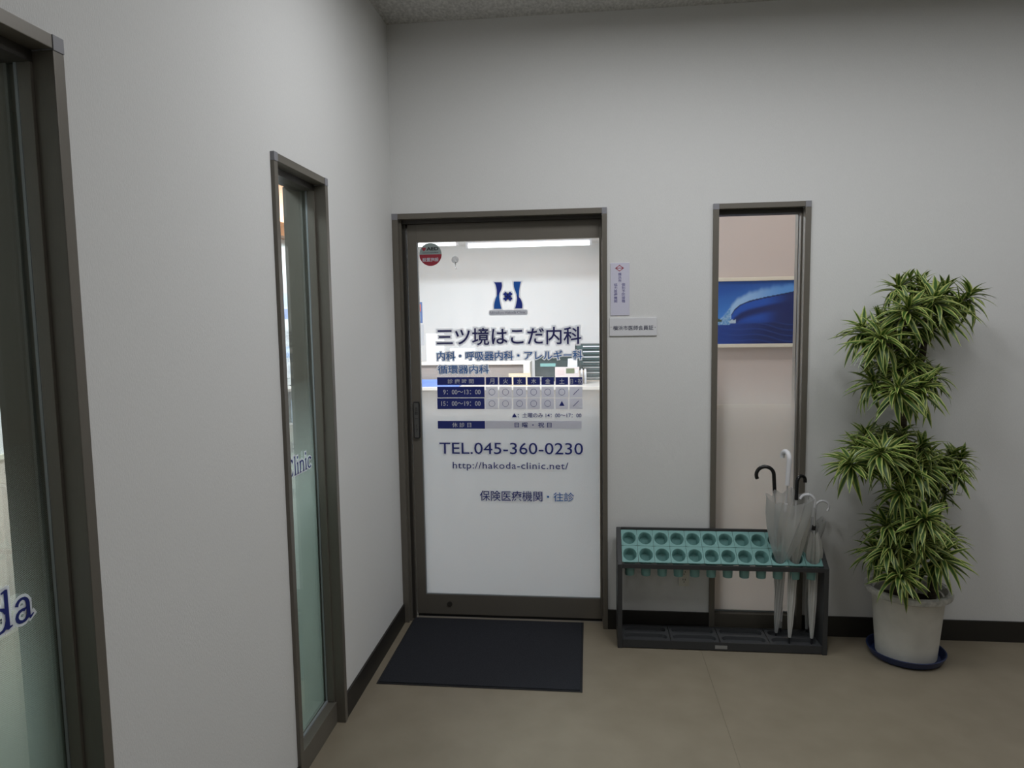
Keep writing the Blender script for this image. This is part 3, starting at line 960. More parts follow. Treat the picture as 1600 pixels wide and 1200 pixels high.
tm = tray_mesh().build('drip_tray', M_TRAYM, None, smooth=True)
for k in range(4):
    tr = tm if k == 0 else tm.copy()
    if k: COL.objects.link(tr)
    tr.parent = rk
    tr.location = Vector((RX0 + 0.022 + tw * (k + 0.5), 0, 0)) - Vector((ABS[rk].x, ABS[rk].y, 0))

# ------------------------------------------------------------------ umbrellas


def umbrella(label, tip, head, spin, length, prof, handle_m, hook_r, hook_t, canopy_m, wav, shaft_m=None, hook_span=200, grip=0.08, strap=False, ferrule_m=None, tie=False):
    """folded umbrella standing on its tip; prof = (height, radius) of the canopy; the handle is a J bent towards local +x"""
    tip, head = Vector(tip), Vector(head)
    ax = (head - tip).normalized()
    root = empty('umbrella', (0, 0, 0), label, 'umbrella', 'umbrellas standing in the rack')
    xv = (Vector((1, 0, 0)) - ax * ax.x).normalized()
    yv = ax.cross(xv)
    rot = Matrix(((xv.x, yv.x, ax.x), (xv.y, yv.y, ax.y), (xv.z, yv.z, ax.z))) @ Matrix.Rotation(spin, 3, 'Z')
    shaft_m = shaft_m or M_RIB
    MB().tube([(0, 0, 0), (0, 0, 0.012), (0, 0, 0.05)], [0.0035, 0.0045, 0.005], 10).build('ferrule', ferrule_m or M_BLACK, root, smooth=True)
    MB().tube([(0, 0, 0.05), (0, 0, length - grip)], 0.0042, 10).build('shaft', shaft_m, root, smooth=True)
    nr, k = 8, 6
    rows = []
    rnd = random.Random(len(label))
    ph = [rnd.uniform(0.8, 1.2) for _ in range(nr)]
    for (z, r_) in prof:
        lp = []
        tw_ = z * 1.2
        for i in range(nr * k):
            a = 2 * PI * i / (nr * k)
            j = i // k
            fr = (i % k) / k
            amp = ph[j] * (1 - fr) + ph[(j + 1) % nr] * fr
            w = 1 + wav * math.cos(nr * a) * min(1.0, z / 0.3)
            lp.append((r_ * w * (1 + (amp - 1) * min(1, r_ * 14)) * math.cos(a + tw_), r_ * w * (1 + (amp - 1) * min(1, r_ * 14)) * math.sin(a + tw_), z + (0.010 * math.cos(nr * a) + 0.012 * (amp - 1) * 3 if (z, r_) == prof[-1] else 0)))
        rows.append(lp)
    MB().loops(rows).build('canopy', canopy_m, root, smooth=True)
    for j in range(nr):
        pts = []
        for ri, (z, r_) in enumerate(prof):
            v = rows[ri][j * k]
            pts.append((v[0] * 0.97, v[1] * 0.97, v[2]))
        MB().tube(pts, 0.0011, 5).build('rib', M_RIB, root)
    MB().tube([(0, 0, prof[-1][0] - 0.07), (0, 0, prof[-1][0] - 0.03)], 0.0075, 10).build('runner', M_BLACK if tie else M_WHITEH, root, smooth=True)
    hp = [(0, 0, length - grip)]
    top = length - hook_r
    hp.append((0, 0, top))
    for i in range(1, 15):
        a = math.radians(180 - hook_span * i / 14)
        hp.append((hook_r + hook_r * math.cos(a), 0, top + hook_r * math.sin(a)))
    MB().tube(hp, hook_t, 12).build('handle', handle_m, root, smooth=True)
    if strap:
        MB().box(-0.006, 0.006, -0.0225, -0.021, 0.085, 0.155).build('tag', M_PLATE, root, label='white tag')
    if tie:
        MB().tube([(0.002, -0.004, prof[-1][0] + 0.012), (0.0, -0.002, prof[-1][0] + 0.034)], 0.009, 10).build('catch', M_BLACK, root, smooth=True)
    root.matrix_world = Matrix.Translation(tip) @ rot.to_4x4()
    return root


ZB = 0.026
slim = [(0.03, 0.006), (0.10, 0.012), (0.20, 0.0165), (0.32, 0.0175), (0.40, 0.0175)]
umbrella('clear umbrella with thick black hook handle turned left, leftmost in the rack', (1.893, -0.052, ZB), (1.838, -0.076, 0.86), PI * 0.98, 0.835,
         slim + [(0.48, 0.018), (0.56, 0.026), (0.63, 0.034)], M_BLACKG, 0.040, 0.0088, M_CLEARD, 0.2, grip=0.13, hook_span=205)
umbrella('tall clear umbrella with loose flared canopy and white handle, topmost in the rack', (1.857, -0.103, ZB), (1.876, -0.205, 0.95), PI * 0.59, 0.925,
         [(0.03, 0.006), (0.10, 0.013), (0.20, 0.017), (0.30, 0.0175), (0.385, 0.0185), (0.43, 0.035), (0.50, 0.058), (0.58, 0.077), (0.65, 0.089), (0.715, 0.096)],
         M_WHITEH, 0.029, 0.0108, M_CLEAR, 0.12, grip=0.15, hook_span=195, strap=True)
umbrella('clear umbrella with small black handle seen edge on, behind the tall white handled one', (1.905, -0.158, ZB), (1.930, -0.140, 0.828), PI * 0.2, 0.80,
         slim[:4] + [(0.375, 0.0185), (0.43, 0.03), (0.50, 0.044), (0.57, 0.056), (0.62, 0.06)], M_BLACKG, 0.028, 0.0085, M_CLEARD, 0.15, grip=0.11, hook_span=190)
umbrella('folded clear umbrella with white hook handle turned left, at the rack corner', (2.006, -0.158, ZB), (2.008, -0.146, 0.73), PI * 0.97, 0.715,
         slim[:4] + [(0.37, 0.0185), (0.41, 0.033), (0.45, 0.036), (0.50, 0.028), (0.535, 0.014)], M_WHITEH, 0.033, 0.0068, M_CLEARD, 0.2, grip=0.06, hook_span=160, tie=True)
umbrella('clear umbrella with thin white hook handle turned right, rightmost in the rack', (2.012, -0.056, ZB), (2.040, -0.066, 0.71), 0.0, 0.668,
         slim[:4] + [(0.44, 0.018), (0.48, 0.028), (0.53, 0.042), (0.57, 0.05)], M_WHITEH, 0.030, 0.0055, M_CLEAR, 0.2, grip=0.06, hook_span=215)

# ------------------------------------------------------------------ potted plant
PCX, PCY = 2.415, -0.185
sc_ = MB().lathe([(0.0, 0.0005), (0.122, 0.0005), (0.142, 0.006), (0.158, 0.040), (0.162, 0.042), (0.165, 0.040), (0.150, 0.009), (0.128, 0.009), (0.0, 0.009)], (PCX, PCY), 48)
sc_.build('plant_saucer', M_SAUCER, None, smooth=True, label='round navy blue saucer under the white plant pot', cat='saucer', loc=(PCX, PCY, 0))
pl = empty('potted_plant', (PCX, PCY, 0.0095), 'tall green and yellow striped leafy plant in white pot right of the umbrella rack', 'plant')
pb = 0.0098
MB().lathe([(0.0, pb), (0.118, pb), (0.126, pb + 0.006), (0.150, 0.30), (0.152, 0.305), (0.138, 0.305), (0.118, 0.03), (0, 0.03)], (PCX, PCY), 56).build('pot', M_POT, pl, smooth=True)
MB().lathe([(0.150, 0.300), (0.168, 0.300), (0.178, 0.306), (0.181, 0.318), (0.179, 0.330), (0.170, 0.335), (0.158, 0.332), (0.150, 0.320), (0.1485, 0.305)], (PCX, PCY), 56).build('pot_rim', M_POTRIM, pl, smooth=True, label='worn pot rim')
mb = MB()
rings = []
for k in range(7):
    r_ = 0.137 * (1 - k / 6.0) + 0.001
    rings.append([(PCX + r_ * math.cos(2 * PI * i / 40), PCY + r_ * math.sin(2 * PI * i / 40), 0.262 + random.uniform(-0.006, 0.006)) for i in range(40)])
mb.loops(rings, True, False, True).build('soil', M_SOIL, pl, smooth=True)


def ppt(px, py, y):
    return at(px, py, y)


trunks = [
    [ppt(1404, 940, -0.19), ppt(1402, 880, -0.19), ppt(1406, 800, -0.20), ppt(1408, 720, -0.20), ppt(1410, 660, -0.19), ppt(1424, 610, -0.18), ppt(1440, 560, -0.17), ppt(1447, 520, -0.17), ppt(1448, 480, -0.18)],
    [ppt(1456, 938, -0.21), ppt(1458, 890, -0.21), ppt(1466, 840, -0.20), ppt(1464, 790, -0.19), ppt(1452, 750, -0.18), ppt(1440, 700, -0.17)],
    [ppt(1424, 935, -0.16), ppt(1424, 880, -0.15), ppt(1420, 790, -0.14), ppt(1414, 690, -0.15), ppt(1412, 640, -0.16), ppt(1405, 590, -0.17), ppt(1402, 540, -0.18)],
]
trad = [0.022, 0.019, 0.016]
for tp, r0 in zip(trunks, trad):
    tp[0] = Vector((tp[0].x, tp[0].y, 0.25))
    sm = []
    for i in range(len(tp) - 1):
        for k in range(4):
            sm.append(tp[i].lerp(tp[i + 1], k / 4))
    sm.append(tp[-1])
    MB().tube(sm, [r0 * (1 - 0.5 * i / len(sm)) * random.uniform(0.92, 1.1) for i in range(len(sm))], 10).build('trunk', M_BARK, pl, smooth=True)

Z6 = lambda x, y: (1280 + x / 4.443, 410 + y / 4.443)
Z7 = lambda x, y: (1280 + x / 4.0, 640 + y / 4.0)
ROS = []      # (px, py, y, size)
for x, y, d, s in ((630, 105, -0.20, 0.5), (690, 140, -0.16, 0.8), (550, 175, -0.22, 0.9), (800, 270, -0.36, 1.1), (620, 320, -0.40, 1.1), (720, 200, -0.24, 0.9), (880, 190, -0.17, 0.8),
                   (1050, 225, -0.20, 0.95), (970, 300, -0.22, 0.9), (870, 360, -0.30, 1.0), (300, 470, -0.30, 1.05), (430, 535, -0.42, 1.1), (520, 400, -0.24, 1.0), (640, 430, -0.26, 1.0),
                   (770, 430, -0.20, 0.8), (620, 710, -0.30, 1.0), (430, 690, -0.22, 0.9), (370, 830, -0.28, 1.0), (545, 875, -0.42, 1.0), (700, 870, -0.38, 1.05), (790, 790, -0.24, 0.9), (580, 590, -0.22, 0.9), (860, 265, -0.12, 0.9), (420, 400, -0.14, 0.9), (690, 740, -0.14, 1.0)):
    ROS.append((*Z6(x, y), min(d, -0.17), s))
for x, y, d, s in ((290, 160, -0.22, 0.9), (520, 150, -0.26, 0.8), (190, 335, -0.36, 1.1), (390, 270, -0.42, 1.1), (250, 240, -0.26, 1.0), (640, 230, -0.30, 0.9), (520, 290, -0.28, 1.0), (690, 280, -0.20, 0.9),
                   (830, 290, -0.14, 0.9), (890, 300, -0.18, 0.8), (875, 395, -0.30, 0.7), (570, 380, -0.34, 1.0), (515, 510, -0.38, 0.9), (650, 350, -0.32, 1.0), (760, 350, -0.22, 0.9), (430, 720, -0.34, 1.0),
                   (660, 690, -0.42, 1.1), (560, 760, -0.36, 1.0), (765, 920, -0.36, 1.05), (810, 800, -0.20, 0.9), (440, 870, -0.36, 1.0), (350, 880, -0.26, 0.9), (515, 1030, -0.40, 1.0), (640, 840, -0.40, 0.9),
                   (480, 630, -0.24, 0.9), (610, 640, -0.22, 0.9), (720, 450, -0.20, 0.8), (560, 860, -0.22, 0.9), (700, 770, -0.14, 0.9), (400, 160, -0.14, 0.9), (440, 330, -0.18, 1.0), (790, 520, -0.22, 0.55)):
    ROS.append((*Z7(x, y), min(d, -0.17), s))
allpts = [p for tp in trunks for p in tp[1:]]
bra = []
leaves = []
rl = random.Random(11)
for px, py, d, s in ROS:
    c = ppt(px, py, d)
    near = min(allpts, key=lambda p: (p - c).length + (0.6 if p.z > c.z - 0.01 else 0))
    ax = (c - near)
    ax.z += 0.05
    ax = ax.normalized() * 0.8 + Vector((0, -0.25, 0.55))
    ax.normalize()
    bra.append((near, near.lerp(c, 0.55) + Vector((0, 0, -0.02)), c - ax * 0.01))
    n = int(33 * s) + 5
    u = ax.orthogonal().normalized()
    w = ax.cross(u)
    for i in range(n):
        t = (i + 0.5) / n
        az = i * 2.39996 + rl.uniform(-0.25, 0.25)
        el = math.radians(84 - 105 * t ** 0.85 + rl.uniform(-8, 8))
        dr = (u * math.cos(az) + w * math.sin(az)) * math.cos(el) + ax * math.sin(el)
        ln = s * (0.085 + 0.06 * min(1, t * 1.6)) * rl.uniform(0.85, 1.15)
        base = c - ax * (0.035 * t)
        up = ax * 0.6 + Vector((0, 0, 1))
        over = base.y + dr.y * ln + 0.012
        if over > 0:                        # leaves turn aside at the wall
            dr.y -= over / ln
        xa = dr.normalized()
        ya = up.cross(xa)
        if ya.length < 1e-3: ya = u
        ya.normalize()
        za = xa.cross(ya)
        wd_ = ln ** 0.5 * 0.31 * rl.uniform(0.9, 1.15)
        mt_ = Matrix(((xa.x * ln, ya.x * wd_, za.x * ln, base.x), (xa.y * ln, ya.y * wd_, za.y * ln, base.y), (xa.z * ln, ya.z * wd_, za.z * ln, base.z), (0, 0, 0, 1)))
        tipd = base + xa * ln
        leaves.append((mt_, rl.randrange(5), base, tipd))
mb = MB()
for a_, b_, c_ in bra:
    pts = []
    for i in range(7):
        t = i / 6
        pts.append(a_ * (1 - t) ** 2 + b_ * 2 * t * (1 - t) + c_ * t * t)
    MB().tube(pts, [0.009 - 0.0045 * i / 6 for i in range(7)], 6).build('branch', M_BARK, pl, smooth=True)

# leaf meshes: lanceolate, folded along the midrib, drooping by a different amount each
LM = []


def leafmat():
    m, nt, out = newmat('variegated_leaf')
    L = nt.links.new
    uv = nt.nodes.new('ShaderNodeUVMap')
    sp = nt.nodes.new('ShaderNodeSeparateXYZ')
    L(uv.outputs[0], sp.inputs[0])
    nz = nt.nodes.new('ShaderNodeTexNoise')
    nz.inputs['Scale'].default_value = 6
    L(uv.outputs[0], nz.inputs['Vector'])
    ad = nt.nodes.new('ShaderNodeMath')
    ad.operation = 'MULTIPLY_ADD'
    ad.inputs[1].default_value = 0.25
    L(nz.outputs[0], ad.inputs[0])
    L(sp.outputs[1], ad.inputs[2])
    rp = nt.nodes.new('ShaderNodeValToRGB')
    e = rp.color_ramp.elements
    e[0].position = 0.0
    e[0].color = (0.036, 0.090, 0.016, 1)
    e[1].position = 0.50
    e[1].color = (0.065, 0.140, 0.022, 1)
    x = rp.color_ramp.elements.new(0.60)
    x.color = (0.36, 0.42, 0.10, 1)
    x = rp.color_ramp.elements.new(0.95)
    x.color = (0.52, 0.55, 0.19, 1)
    L(ad.outputs[0], rp.inputs[0])
    b = nt.nodes.new('ShaderNodeBsdfPrincipled')
    b.inputs['Roughness'].default_value = 0.42
    L(rp.outputs[0], b.inputs['Base Color'])
    tl = nt.nodes.new('ShaderNodeBsdfTranslucent')
    L(rp.outputs[0], tl.inputs[0])
    mx = nt.nodes.new('ShaderNodeMixShader')
    mx.inputs[0].default_value = 0.22
    L(b.outputs[0], mx.inputs[1])
    L(tl.outputs[0], mx.inputs[2])
    L(mx.outputs[0], out.inputs[0])
    return m


M_LEAF = leafmat()
LPROF = [(0.0, 0.35), (0.12, 0.62), (0.28, 0.92), (0.45, 1.0), (0.62, 0.86), (0.8, 0.52), (1.0, 0.02)]


def leaf_data(kind):
    droop = (0.18, 0.36, 0.56, 0.76, 0.46)[kind]
    side_ = (0.0, 0.08, -0.10, 0.05, 0.16)[kind]
    vs, fs, uvs = [], [], []
    for t, h in LPROF:
        x = t * (1 - 0.28 * droop * t)
        z = 0.10 * t - droop * t * t
        yo = side_ * t * t * 2.5
        for k, e_ in ((-1, 1.0), (0, 0.0), (1, 1.0)):
            vs.append((x, yo + k * h * 0.5 * 0.2, z + (0.028 * h if k else 0)))
            uvs.append((t, 0.8 * e_))
    for i in range(len(LPROF) - 1):
        for k in range(2):
            a0 = i * 3 + k
            fs.append((a0, a0 + 3, a0 + 4, a0 + 1))
    return vs, fs, uvs


LD_ = [leaf_data(k) for k in range(5)]


def leaf_obj_mesh(name, vs, fs, uvs):
    me = bpy.data.meshes.new(name)
    me.from_pydata(vs, [], fs)
    ul = me.uv_layers.new(name='UVMap')
    li = [0] * len(me.loops)
    me.loops.foreach_get('vertex_index', li)
    flat = []
    for i in li:
        flat += uvs[i]
    ul.data.foreach_set('uv', flat)
    me.polygons.foreach_set('use_smooth', [True] * len(me.polygons))
    me.materials.append(M_LEAF)
    return me


LM = [leaf_obj_mesh('leaf', *d) for d in LD_]
# the 300 leaves nearest the viewer's side are parts of their own, the rest one part
leaves.sort(key=lambda q: (q[3] - CAM).length)
off = Matrix.Translation(-ABS[pl])
for mt_, k, _, _ in leaves[:300]:
    o = bpy.data.objects.new('leaf', LM[k])
    COL.objects.link(o)
    o.parent = pl
    o.matrix_local = off @ mt_
V, F, U = [], [], []
for mt_, k, _, _ in leaves[300:]:
    vs, fs, uvs = LD_[k]
    n = len(V)
    mm = off @ mt_
    V += [tuple(mm @ Vector(v)) for v in vs]
    F += [tuple(n + i for i in f) for f in fs]
    U += uvs
o = bpy.data.objects.new('foliage', leaf_obj_mesh('foliage', V, F, U))
COL.objects.link(o)
o.parent = pl
o['kind'] = 'stuff'

# ------------------------------------------------------------------ clinic interior: shell
CZ = 2.95
FYW = 6.7
struct('wall_far', MB().box(-2.2, 1.4, FYW, FYW + 0.1, 0, 3.0), M_WALLIN)
struct('wall_waiting', MB().box(-2.1, -2.0, -6.2, FYW, 0, 3.0), M_WALLIN)
struct('wall_passage', MB().box(1.25, 1.35, 1.8, FYW, 0, 3.0), M_WALLIN)
struct('wall_alcove', MB().box(1.25, 3.7, 1.7, 1.8, 0, 3.0), M_WALLPINK)
struct('wall_alcove_side', MB().box(3.6, 3.7, TW, 1.7, 0, 3.0), M_WALLPINK)
struct('ceiling_clinic', MB().box(-2.1, -TW, -6.2, TW, CZ, CZ + 0.05).box(-2.1, 3.7, TW, 4.6, CZ, CZ + 0.05).box(-2.1, 1.4, 4.6, FYW, 2.62, CZ + 0.05), M_WALLIN)
dado = 0.905
struct('trim_1', MB().box(-2.0, -1.988, -6.2, 4.3, 0, dado), M_DADO)
struct('trim_2', MB().box(-2.0, -1.978, -6.2, 4.3, dado, dado + 0.025), M_RAIL)
struct('trim_3', MB().box(1.25, 3.6, 1.688, 1.7, 0, dado + 0.01), M_DADO)
struct('trim_4', MB().box(1.25, 3.6, 1.680, 1.7, dado + 0.01, dado + 0.03), M_RAIL)
cv = struct('trim_5', MB().box(-2.0, -1.87, 1.6, 4.3, 2.375, 2.40).box(-1.90, -1.87, 1.6, 4.3, 2.40, 2.50), M_WOOD)

# painting seen through window_1
ya = 1.66
pz0, pz1 = at(1180, 537, ya).z, at(1180, 439, ya).z
px0, px1 = 1.62, 2.58
pa = empty('wave_painting', ((px0 + px1) / 2, 1.68, pz0), 'painting of a blue breaking wave in cream frame, seen through the narrow window', 'painting')
w_, h_ = px1 - px0, pz1 - pz0
nx, nz = 150, 80
me = bpy.data.meshes.new('canvas')
vs = [(px0 + w_ * i / nx, ya, pz0 + h_ * j / nz) for j in range(nz + 1) for i in range(nx + 1)]
vs = [tuple(Vector(v) - ABS[pa]) for v in vs]
fs = [(j * (nx + 1) + i, j * (nx + 1) + i + 1, (j + 1) * (nx + 1) + i + 1, (j + 1) * (nx + 1) + i) for j in range(nz) for i in range(nx)]
me.from_pydata(vs, [], fs)
ca = me.color_attributes.new('paint', 'FLOAT_COLOR', 'POINT')


def mix(a, b, t):
    t = max(0, min(1, t))
    return tuple(x + (y - x) * t for x, y in zip(a, b))


def sstep(a, b, x):
    t = max(0, min(1, (x - a) / (b - a)))
    return t * t * (3 - 2 * t)


def pw(pts, x):
    if x <= pts[0][0]: return pts[0][1]
    for (xa_, ya_), (xb_, yb_) in zip(pts, pts[1:]):
        if x <= xb_:
            t = (x - xa_) / (xb_ - xa_)
            return ya_ + (yb_ - ya_) * t
    return pts[-1][1] + (x - pts[-1][0]) * 0.15


LIP = [(0.145, 0.36), (0.155, 0.47), (0.20, 0.56), (0.28, 0.635), (0.39, 0.69), (0.59, 0.745), (0.78, 0.785), (1.0, 0.84)]
CREST = [(0.0, 0.34), (0.08, 0.46), (0.13, 0.585), (0.26, 0.735), (0.45, 0.835), (0.68, 0.90), (1.0, 0.93)]
flat = []
vis0, vis1 = at(1124, 490, ya).x, at(1245, 490, ya).x
rp_ = random.Random(3)
for j in range(nz + 1):
    for i in range(nx + 1):
        x = px0 + w_ * i / nx
        u = (x - vis0) / (vis1 - vis0)       # 0..1 across the part in view
        v = j / nz                            # 0 bottom .. 1 top
        wob = 0.012 * math.sin(37 * u) + 0.008 * math.sin(83 * u + 1)
        sky = mix((0.055, 0.24, 0.70), (0.012, 0.085, 0.40), (v - 0.35 - 0.25 * u) / 0.5)
        sea = mix((0.010, 0.045, 0.27), (0.006, 0.018, 0.115), sstep(0.1, 0.75, u + (0.3 - v) * 0.4))
        sea = mix(sea, (0.02, 0.08, 0.36), 0.5 * max(0, math.sin(70 * v + 11 * u + 2 * math.sin(9 * u))) ** 6)
        lip, crest = pw(LIP, u), pw(CREST, u) + wob
        col = sky
        if u > 0.145 and v < lip:
            d = lip - v
            face = mix((0.012, 0.085, 0.46), (0.008, 0.02, 0.13), sstep(0.10, 0.17, d))      # bright sheet under the lip, then the dark tube
            face = mix(face, (0.012, 0.075, 0.42), sstep(0.20, 0.30, d) * sstep(0.85, 0.5, u))
            face = mix(face, (0.007, 0.02, 0.13), sstep(0.55, 0.95, u))
            col = mix(face, sea, sstep(0.40, 0.27, v))
            if d < 0.022: col = (0.008, 0.02, 0.10)
        elif u <= 0.145 and v < crest:
            col = mix((0.42, 0.58, 0.74), (0.10, 0.30, 0.62), sstep(0.0, 0.5, rp_.random()))
        elif v < crest + 0.05:
            t = (v - lip) / max(0.02, crest + 0.05 - lip)
            col = mix(mix((0.10, 0.30, 0.72), (0.34, 0.54, 0.82), sstep(0.9, 0.1, u)), sky, sstep(0.45, 1.0, t))
        if v < 0.335 - 0.03 * (u < 0.15):
            col = sea
        if 0.13 < u < 0.22 and 0.33 < v < 0.385 + wob:
            col = (0.45, 0.58, 0.72)
        if u < -0.03:           # open water and sky left of the wave
            col = sea if v < 0.36 + wob * 0.5 else sky
        if -0.10 < u < 0.03 and 0.36 < v < 0.42 - 0.5 * abs(u + 0.035):
            col = (0.05, 0.09, 0.06)
        flat += [*col, 1.0]
ca.data.foreach_set('color', flat)
m, nt, out = newmat('wave_paint')
at_ = nt.nodes.new('ShaderNodeAttribute')
at_.attribute_name = 'paint'
b_ = nt.nodes.new('ShaderNodeBsdfPrincipled')
b_.inputs['Roughness'].default_value = 0.4
nt.links.new(at_.outputs[0], b_.inputs['Base Color'])
nt.links.new(b_.outputs[0], out.inputs[0])
me.materials.append(m)
o = bpy.data.objects.new('canvas', me)
COL.objects.link(o)
o.parent = pa
MB().box(px0, px1, ya + 0.001, 1.6999, pz0, pz1).build('backing_board', M_PICF, pa)
fw = 0.026
for x0, x1, z0, z1 in ((px0 - fw, px1 + fw, pz1, pz1 + fw), (px0 - fw, px1 + fw, pz0 - fw, pz0), (px0 - fw, px0, pz0, pz1), (px1, px1 + fw, pz0, pz1)):
    MB().box(x0, x1, ya - 0.018, 1.6999, z0, z1).build('picture_frame', M_PICF, pa, bevel=0.005)

# outlet on the waiting room wall, seen through window_3
outlet('wall_outlet', None, (-1.988, -0.199, 0.345), 'ivory wall outlet inside the clinic, seen through the far left window', 'x')

# ------------------------------------------------------------------ clinic interior: things seen through the door
yc = 4.85
zt = at(740, 566.5, yc).z
xr = at(828, 569, yc).x
xl = -1.25
zl = at(700, 605, yc - 0.25).z
rc = empty('reception_counter', ((xl + xr) / 2, yc, 0), 'long reception counter with raised shelf, inside the clinic behind the door glass', 'counter')
MB().box(xl, xr, yc, yc + 0.32, zt - 0.028, zt).build('upper_shelf', M_COUNTER, rc, bevel=0.003)
MB().box(xl, xr - 0.08, yc + 0.03, yc + 0.07, zl, zt - 0.028).build('upper_panel', M_COUNTERF, rc)
MB().box(xr - 0.08, xr, yc, yc + 0.32, zl, zt - 0.028).build('end_panel', M_COUNTER, rc, bevel=0.002)
MB().box(xl, 1.12, yc - 0.27, yc + 0.40, zl - 0.035, zl).build('lower_top', M_COUNTER, rc, bevel=0.003)
MB().box(xl, 1.10, yc - 0.12, yc + 0.38, 0.0, zl - 0.035).build('front_panel', M_COUNTERL, rc)


def thing(name, label, cat, loc, parts, group=None):
    o = empty(name, loc, label, cat, group)
    for nm, mb_, m_ in parts:
        mb_.build(nm, m_, o, bevel=0.0)
    return o


# blue folder tray on the lower counter
p0, p1 = at(653, 602, yc - 0.15), at(705, 591, yc - 0.15)
thing('blue_tray', 'blue plastic tray on the reception counter, lower left in the door glass', 'tray', ((p0.x + p1.x) / 2, yc - 0.15, zl), [
    ('tray_body', MB().box(p0.x - 0.1, p1.x + 0.1, yc - 0.2, yc, zl + 0.0005, zl + 0.012).box(p0.x - 0.1, p1.x + 0.1, yc - 0.2, yc - 0.19, zl + 0.012, zl + 0.07).box(p0.x - 0.1, p1.x + 0.1, yc - 0.01, yc, zl + 0.012, zl + 0.07), M_BOXB),
    ('paper_stack', MB().box(p0.x - 0.08, p1.x + 0.08, yc - 0.185, yc - 0.015, zl + 0.012, zl + 0.05), M_PAPER)])
# framed certificate on the shelf
p0, p1 = at(667, 565, yc + 0.12), at(693.5, 521, yc + 0.12)
ce = empty('framed_certificate', ((p0.x + p1.x) / 2, yc + 0.12, zt), 'white framed certificate standing on the left of the counter shelf', 'certificate')
MB().box(p0.x, p1.x, yc + 0.12, yc + 0.135, zt + 0.001, p1.z).build('frame', M_FIX, ce, bevel=0.002)
MB().box(p0.x + 0.02, p1.x - 0.02, yc + 0.1185, yc + 0.12, zt + 0.02, p1.z - 0.02).build('paper', M_PAPER, ce)
mb = MB()
xm, zm = (p0.x + p1.x) / 2, zt + (p1.z - zt) * 0.40
mb.v = [(xm + 0.055 * math.cos(i * PI / 8), yc + 0.118, zm + 0.04 * math.sin(i * PI / 8)) for i in range(16)]
mb.f = [tuple(range(16))]
mb.build('pale_blue_seal', M_PAPERB, ce, kind='flat')
MB().box(xm - 0.05, xm + 0.05, yc + 0.117, yc + 0.118, p1.z - 0.075, p1.z - 0.067).build('printed_line', M_HALO, ce)
MB().box(xm - 0.03, xm + 0.03, yc + 0.115, yc + 0.12, zt + 0.001, zt + 0.006).build('stand', M_FIX, ce)
# notice with a number
p0, p1 = at(704, 563, yc + 0.1), at(742, 544, yc + 0.1)
nb = thing('counter_notice', 'low white notice card on the counter shelf, beside the certificate', 'notice', ((p0.x + p1.x) / 2, yc + 0.1, zt), [
    ('card', MB().box(p0.x, p1.x, yc + 0.10, yc + 0.104, zt + 0.001, p1.z), M_PAPER),
    ('foot', MB().box(p0.x, p1.x, yc + 0.104, yc + 0.15, zt + 0.001, zt + 0.006), M_PAPER)])
# cream card holder and paper on the lower counter
p0, p1 = at(795, 602, yc - 0.1), at(829, 583, yc - 0.1)
thing('cream_card', 'cream card standing on the counter, behind the timetable lettering', 'card', ((p0.x + p1.x) / 2, yc - 0.1, zl), [
    ('card', MB().box(p0.x, p1.x, yc - 0.10, yc - 0.095, zl + 0.001, p1.z), M_CREAM),
    ('card_edge', MB().box(p0.x + 0.03, p1.x - 0.03, yc - 0.102, yc - 0.10, p1.z - 0.03, p1.z - 0.02), M_DADO),
    ('foot', MB().box(p0.x, p1.x, yc - 0.095, yc - 0.05, zl + 0.001, zl + 0.006), M_CREAM)])
# calendar clock
p0, p1 = at(867.5, 603, yc - 0.02), at(905, 573.5, yc - 0.02)
kc = empty('desk_calendar', ((p0.x + p1.x) / 2, yc, zl), 'pinkish white desk calendar with small display on the counter, right in the door glass', 'calendar')
MB().box(p0.x, p1.x, yc - 0.02, yc + 0.02, zl + 0.001, p1.z).build('case', M_PINKW, kc, bevel=0.003)
q0, q1 = at(884.5, 583.5, yc - 0.021), at(897.5, 575.5, yc - 0.021)
MB().box(q0.x, q1.x, yc - 0.022, yc - 0.02, q0.z, q1.z).build('display', M_LCD, kc)
mb = MB()
for rr in range(4):
    for cc in range(5):
        x = p0.x + 0.03 + cc * 0.017
        z = p1.z - 0.04 - rr * 0.017
        mb.quad((x, yc - 0.0205, z), (x + 0.006, yc - 0.0205, z), (x + 0.006, yc - 0.0205, z + 0.006), (x, yc - 0.0205, z + 0.006))
mb.build('date_grid', M_REDS, kc, kind='flat')
q0 = at(901, 580, yc - 0.02)
MB().box(q0.x - 0.012, q0.x + 0.012, yc - 0.023, yc - 0.02, q0.z - 0.02, q0.z + 0.02).build('button', M_HALO, kc)
# two small bottles
for px in (909, 914.5):
    q = at(px, 579, yc + 0.1)
    bo = empty('small_bottle', (q.x, yc + 0.1, zl), 'small white bottle beside the calendar, ' + ('left of its pair' if px < 910 else 'right of its pair'), 'bottle', 'small bottles by the calendar')
    MB().lathe([(0.0, zl + 0.001), (0.013, zl + 0.001), (0.014, zl + 0.10), (0.014, q.z - 0.02)], (q.x, yc + 0.1), 12).build('body', M_PAPER, bo, smooth=True)
    MB().lathe([(0.0145, q.z - 0.02), (0.010, q.z + 0.02), (0.0, q.z + 0.021)], (q.x, yc + 0.1), 12).build('cap', M_FIX, bo, smooth=True)
# beige pillar and side board
p0, p1 = at(905, 640, yc + 0.12), at(916, 580, yc + 0.12)
MB().box(p0.x, p1.x, yc + 0.14, yc + 0.28, zl + 0.001, p1.z).build('beige_box', M_BEIGE, None, label='upright beige file box beside the small bottles', cat='box')
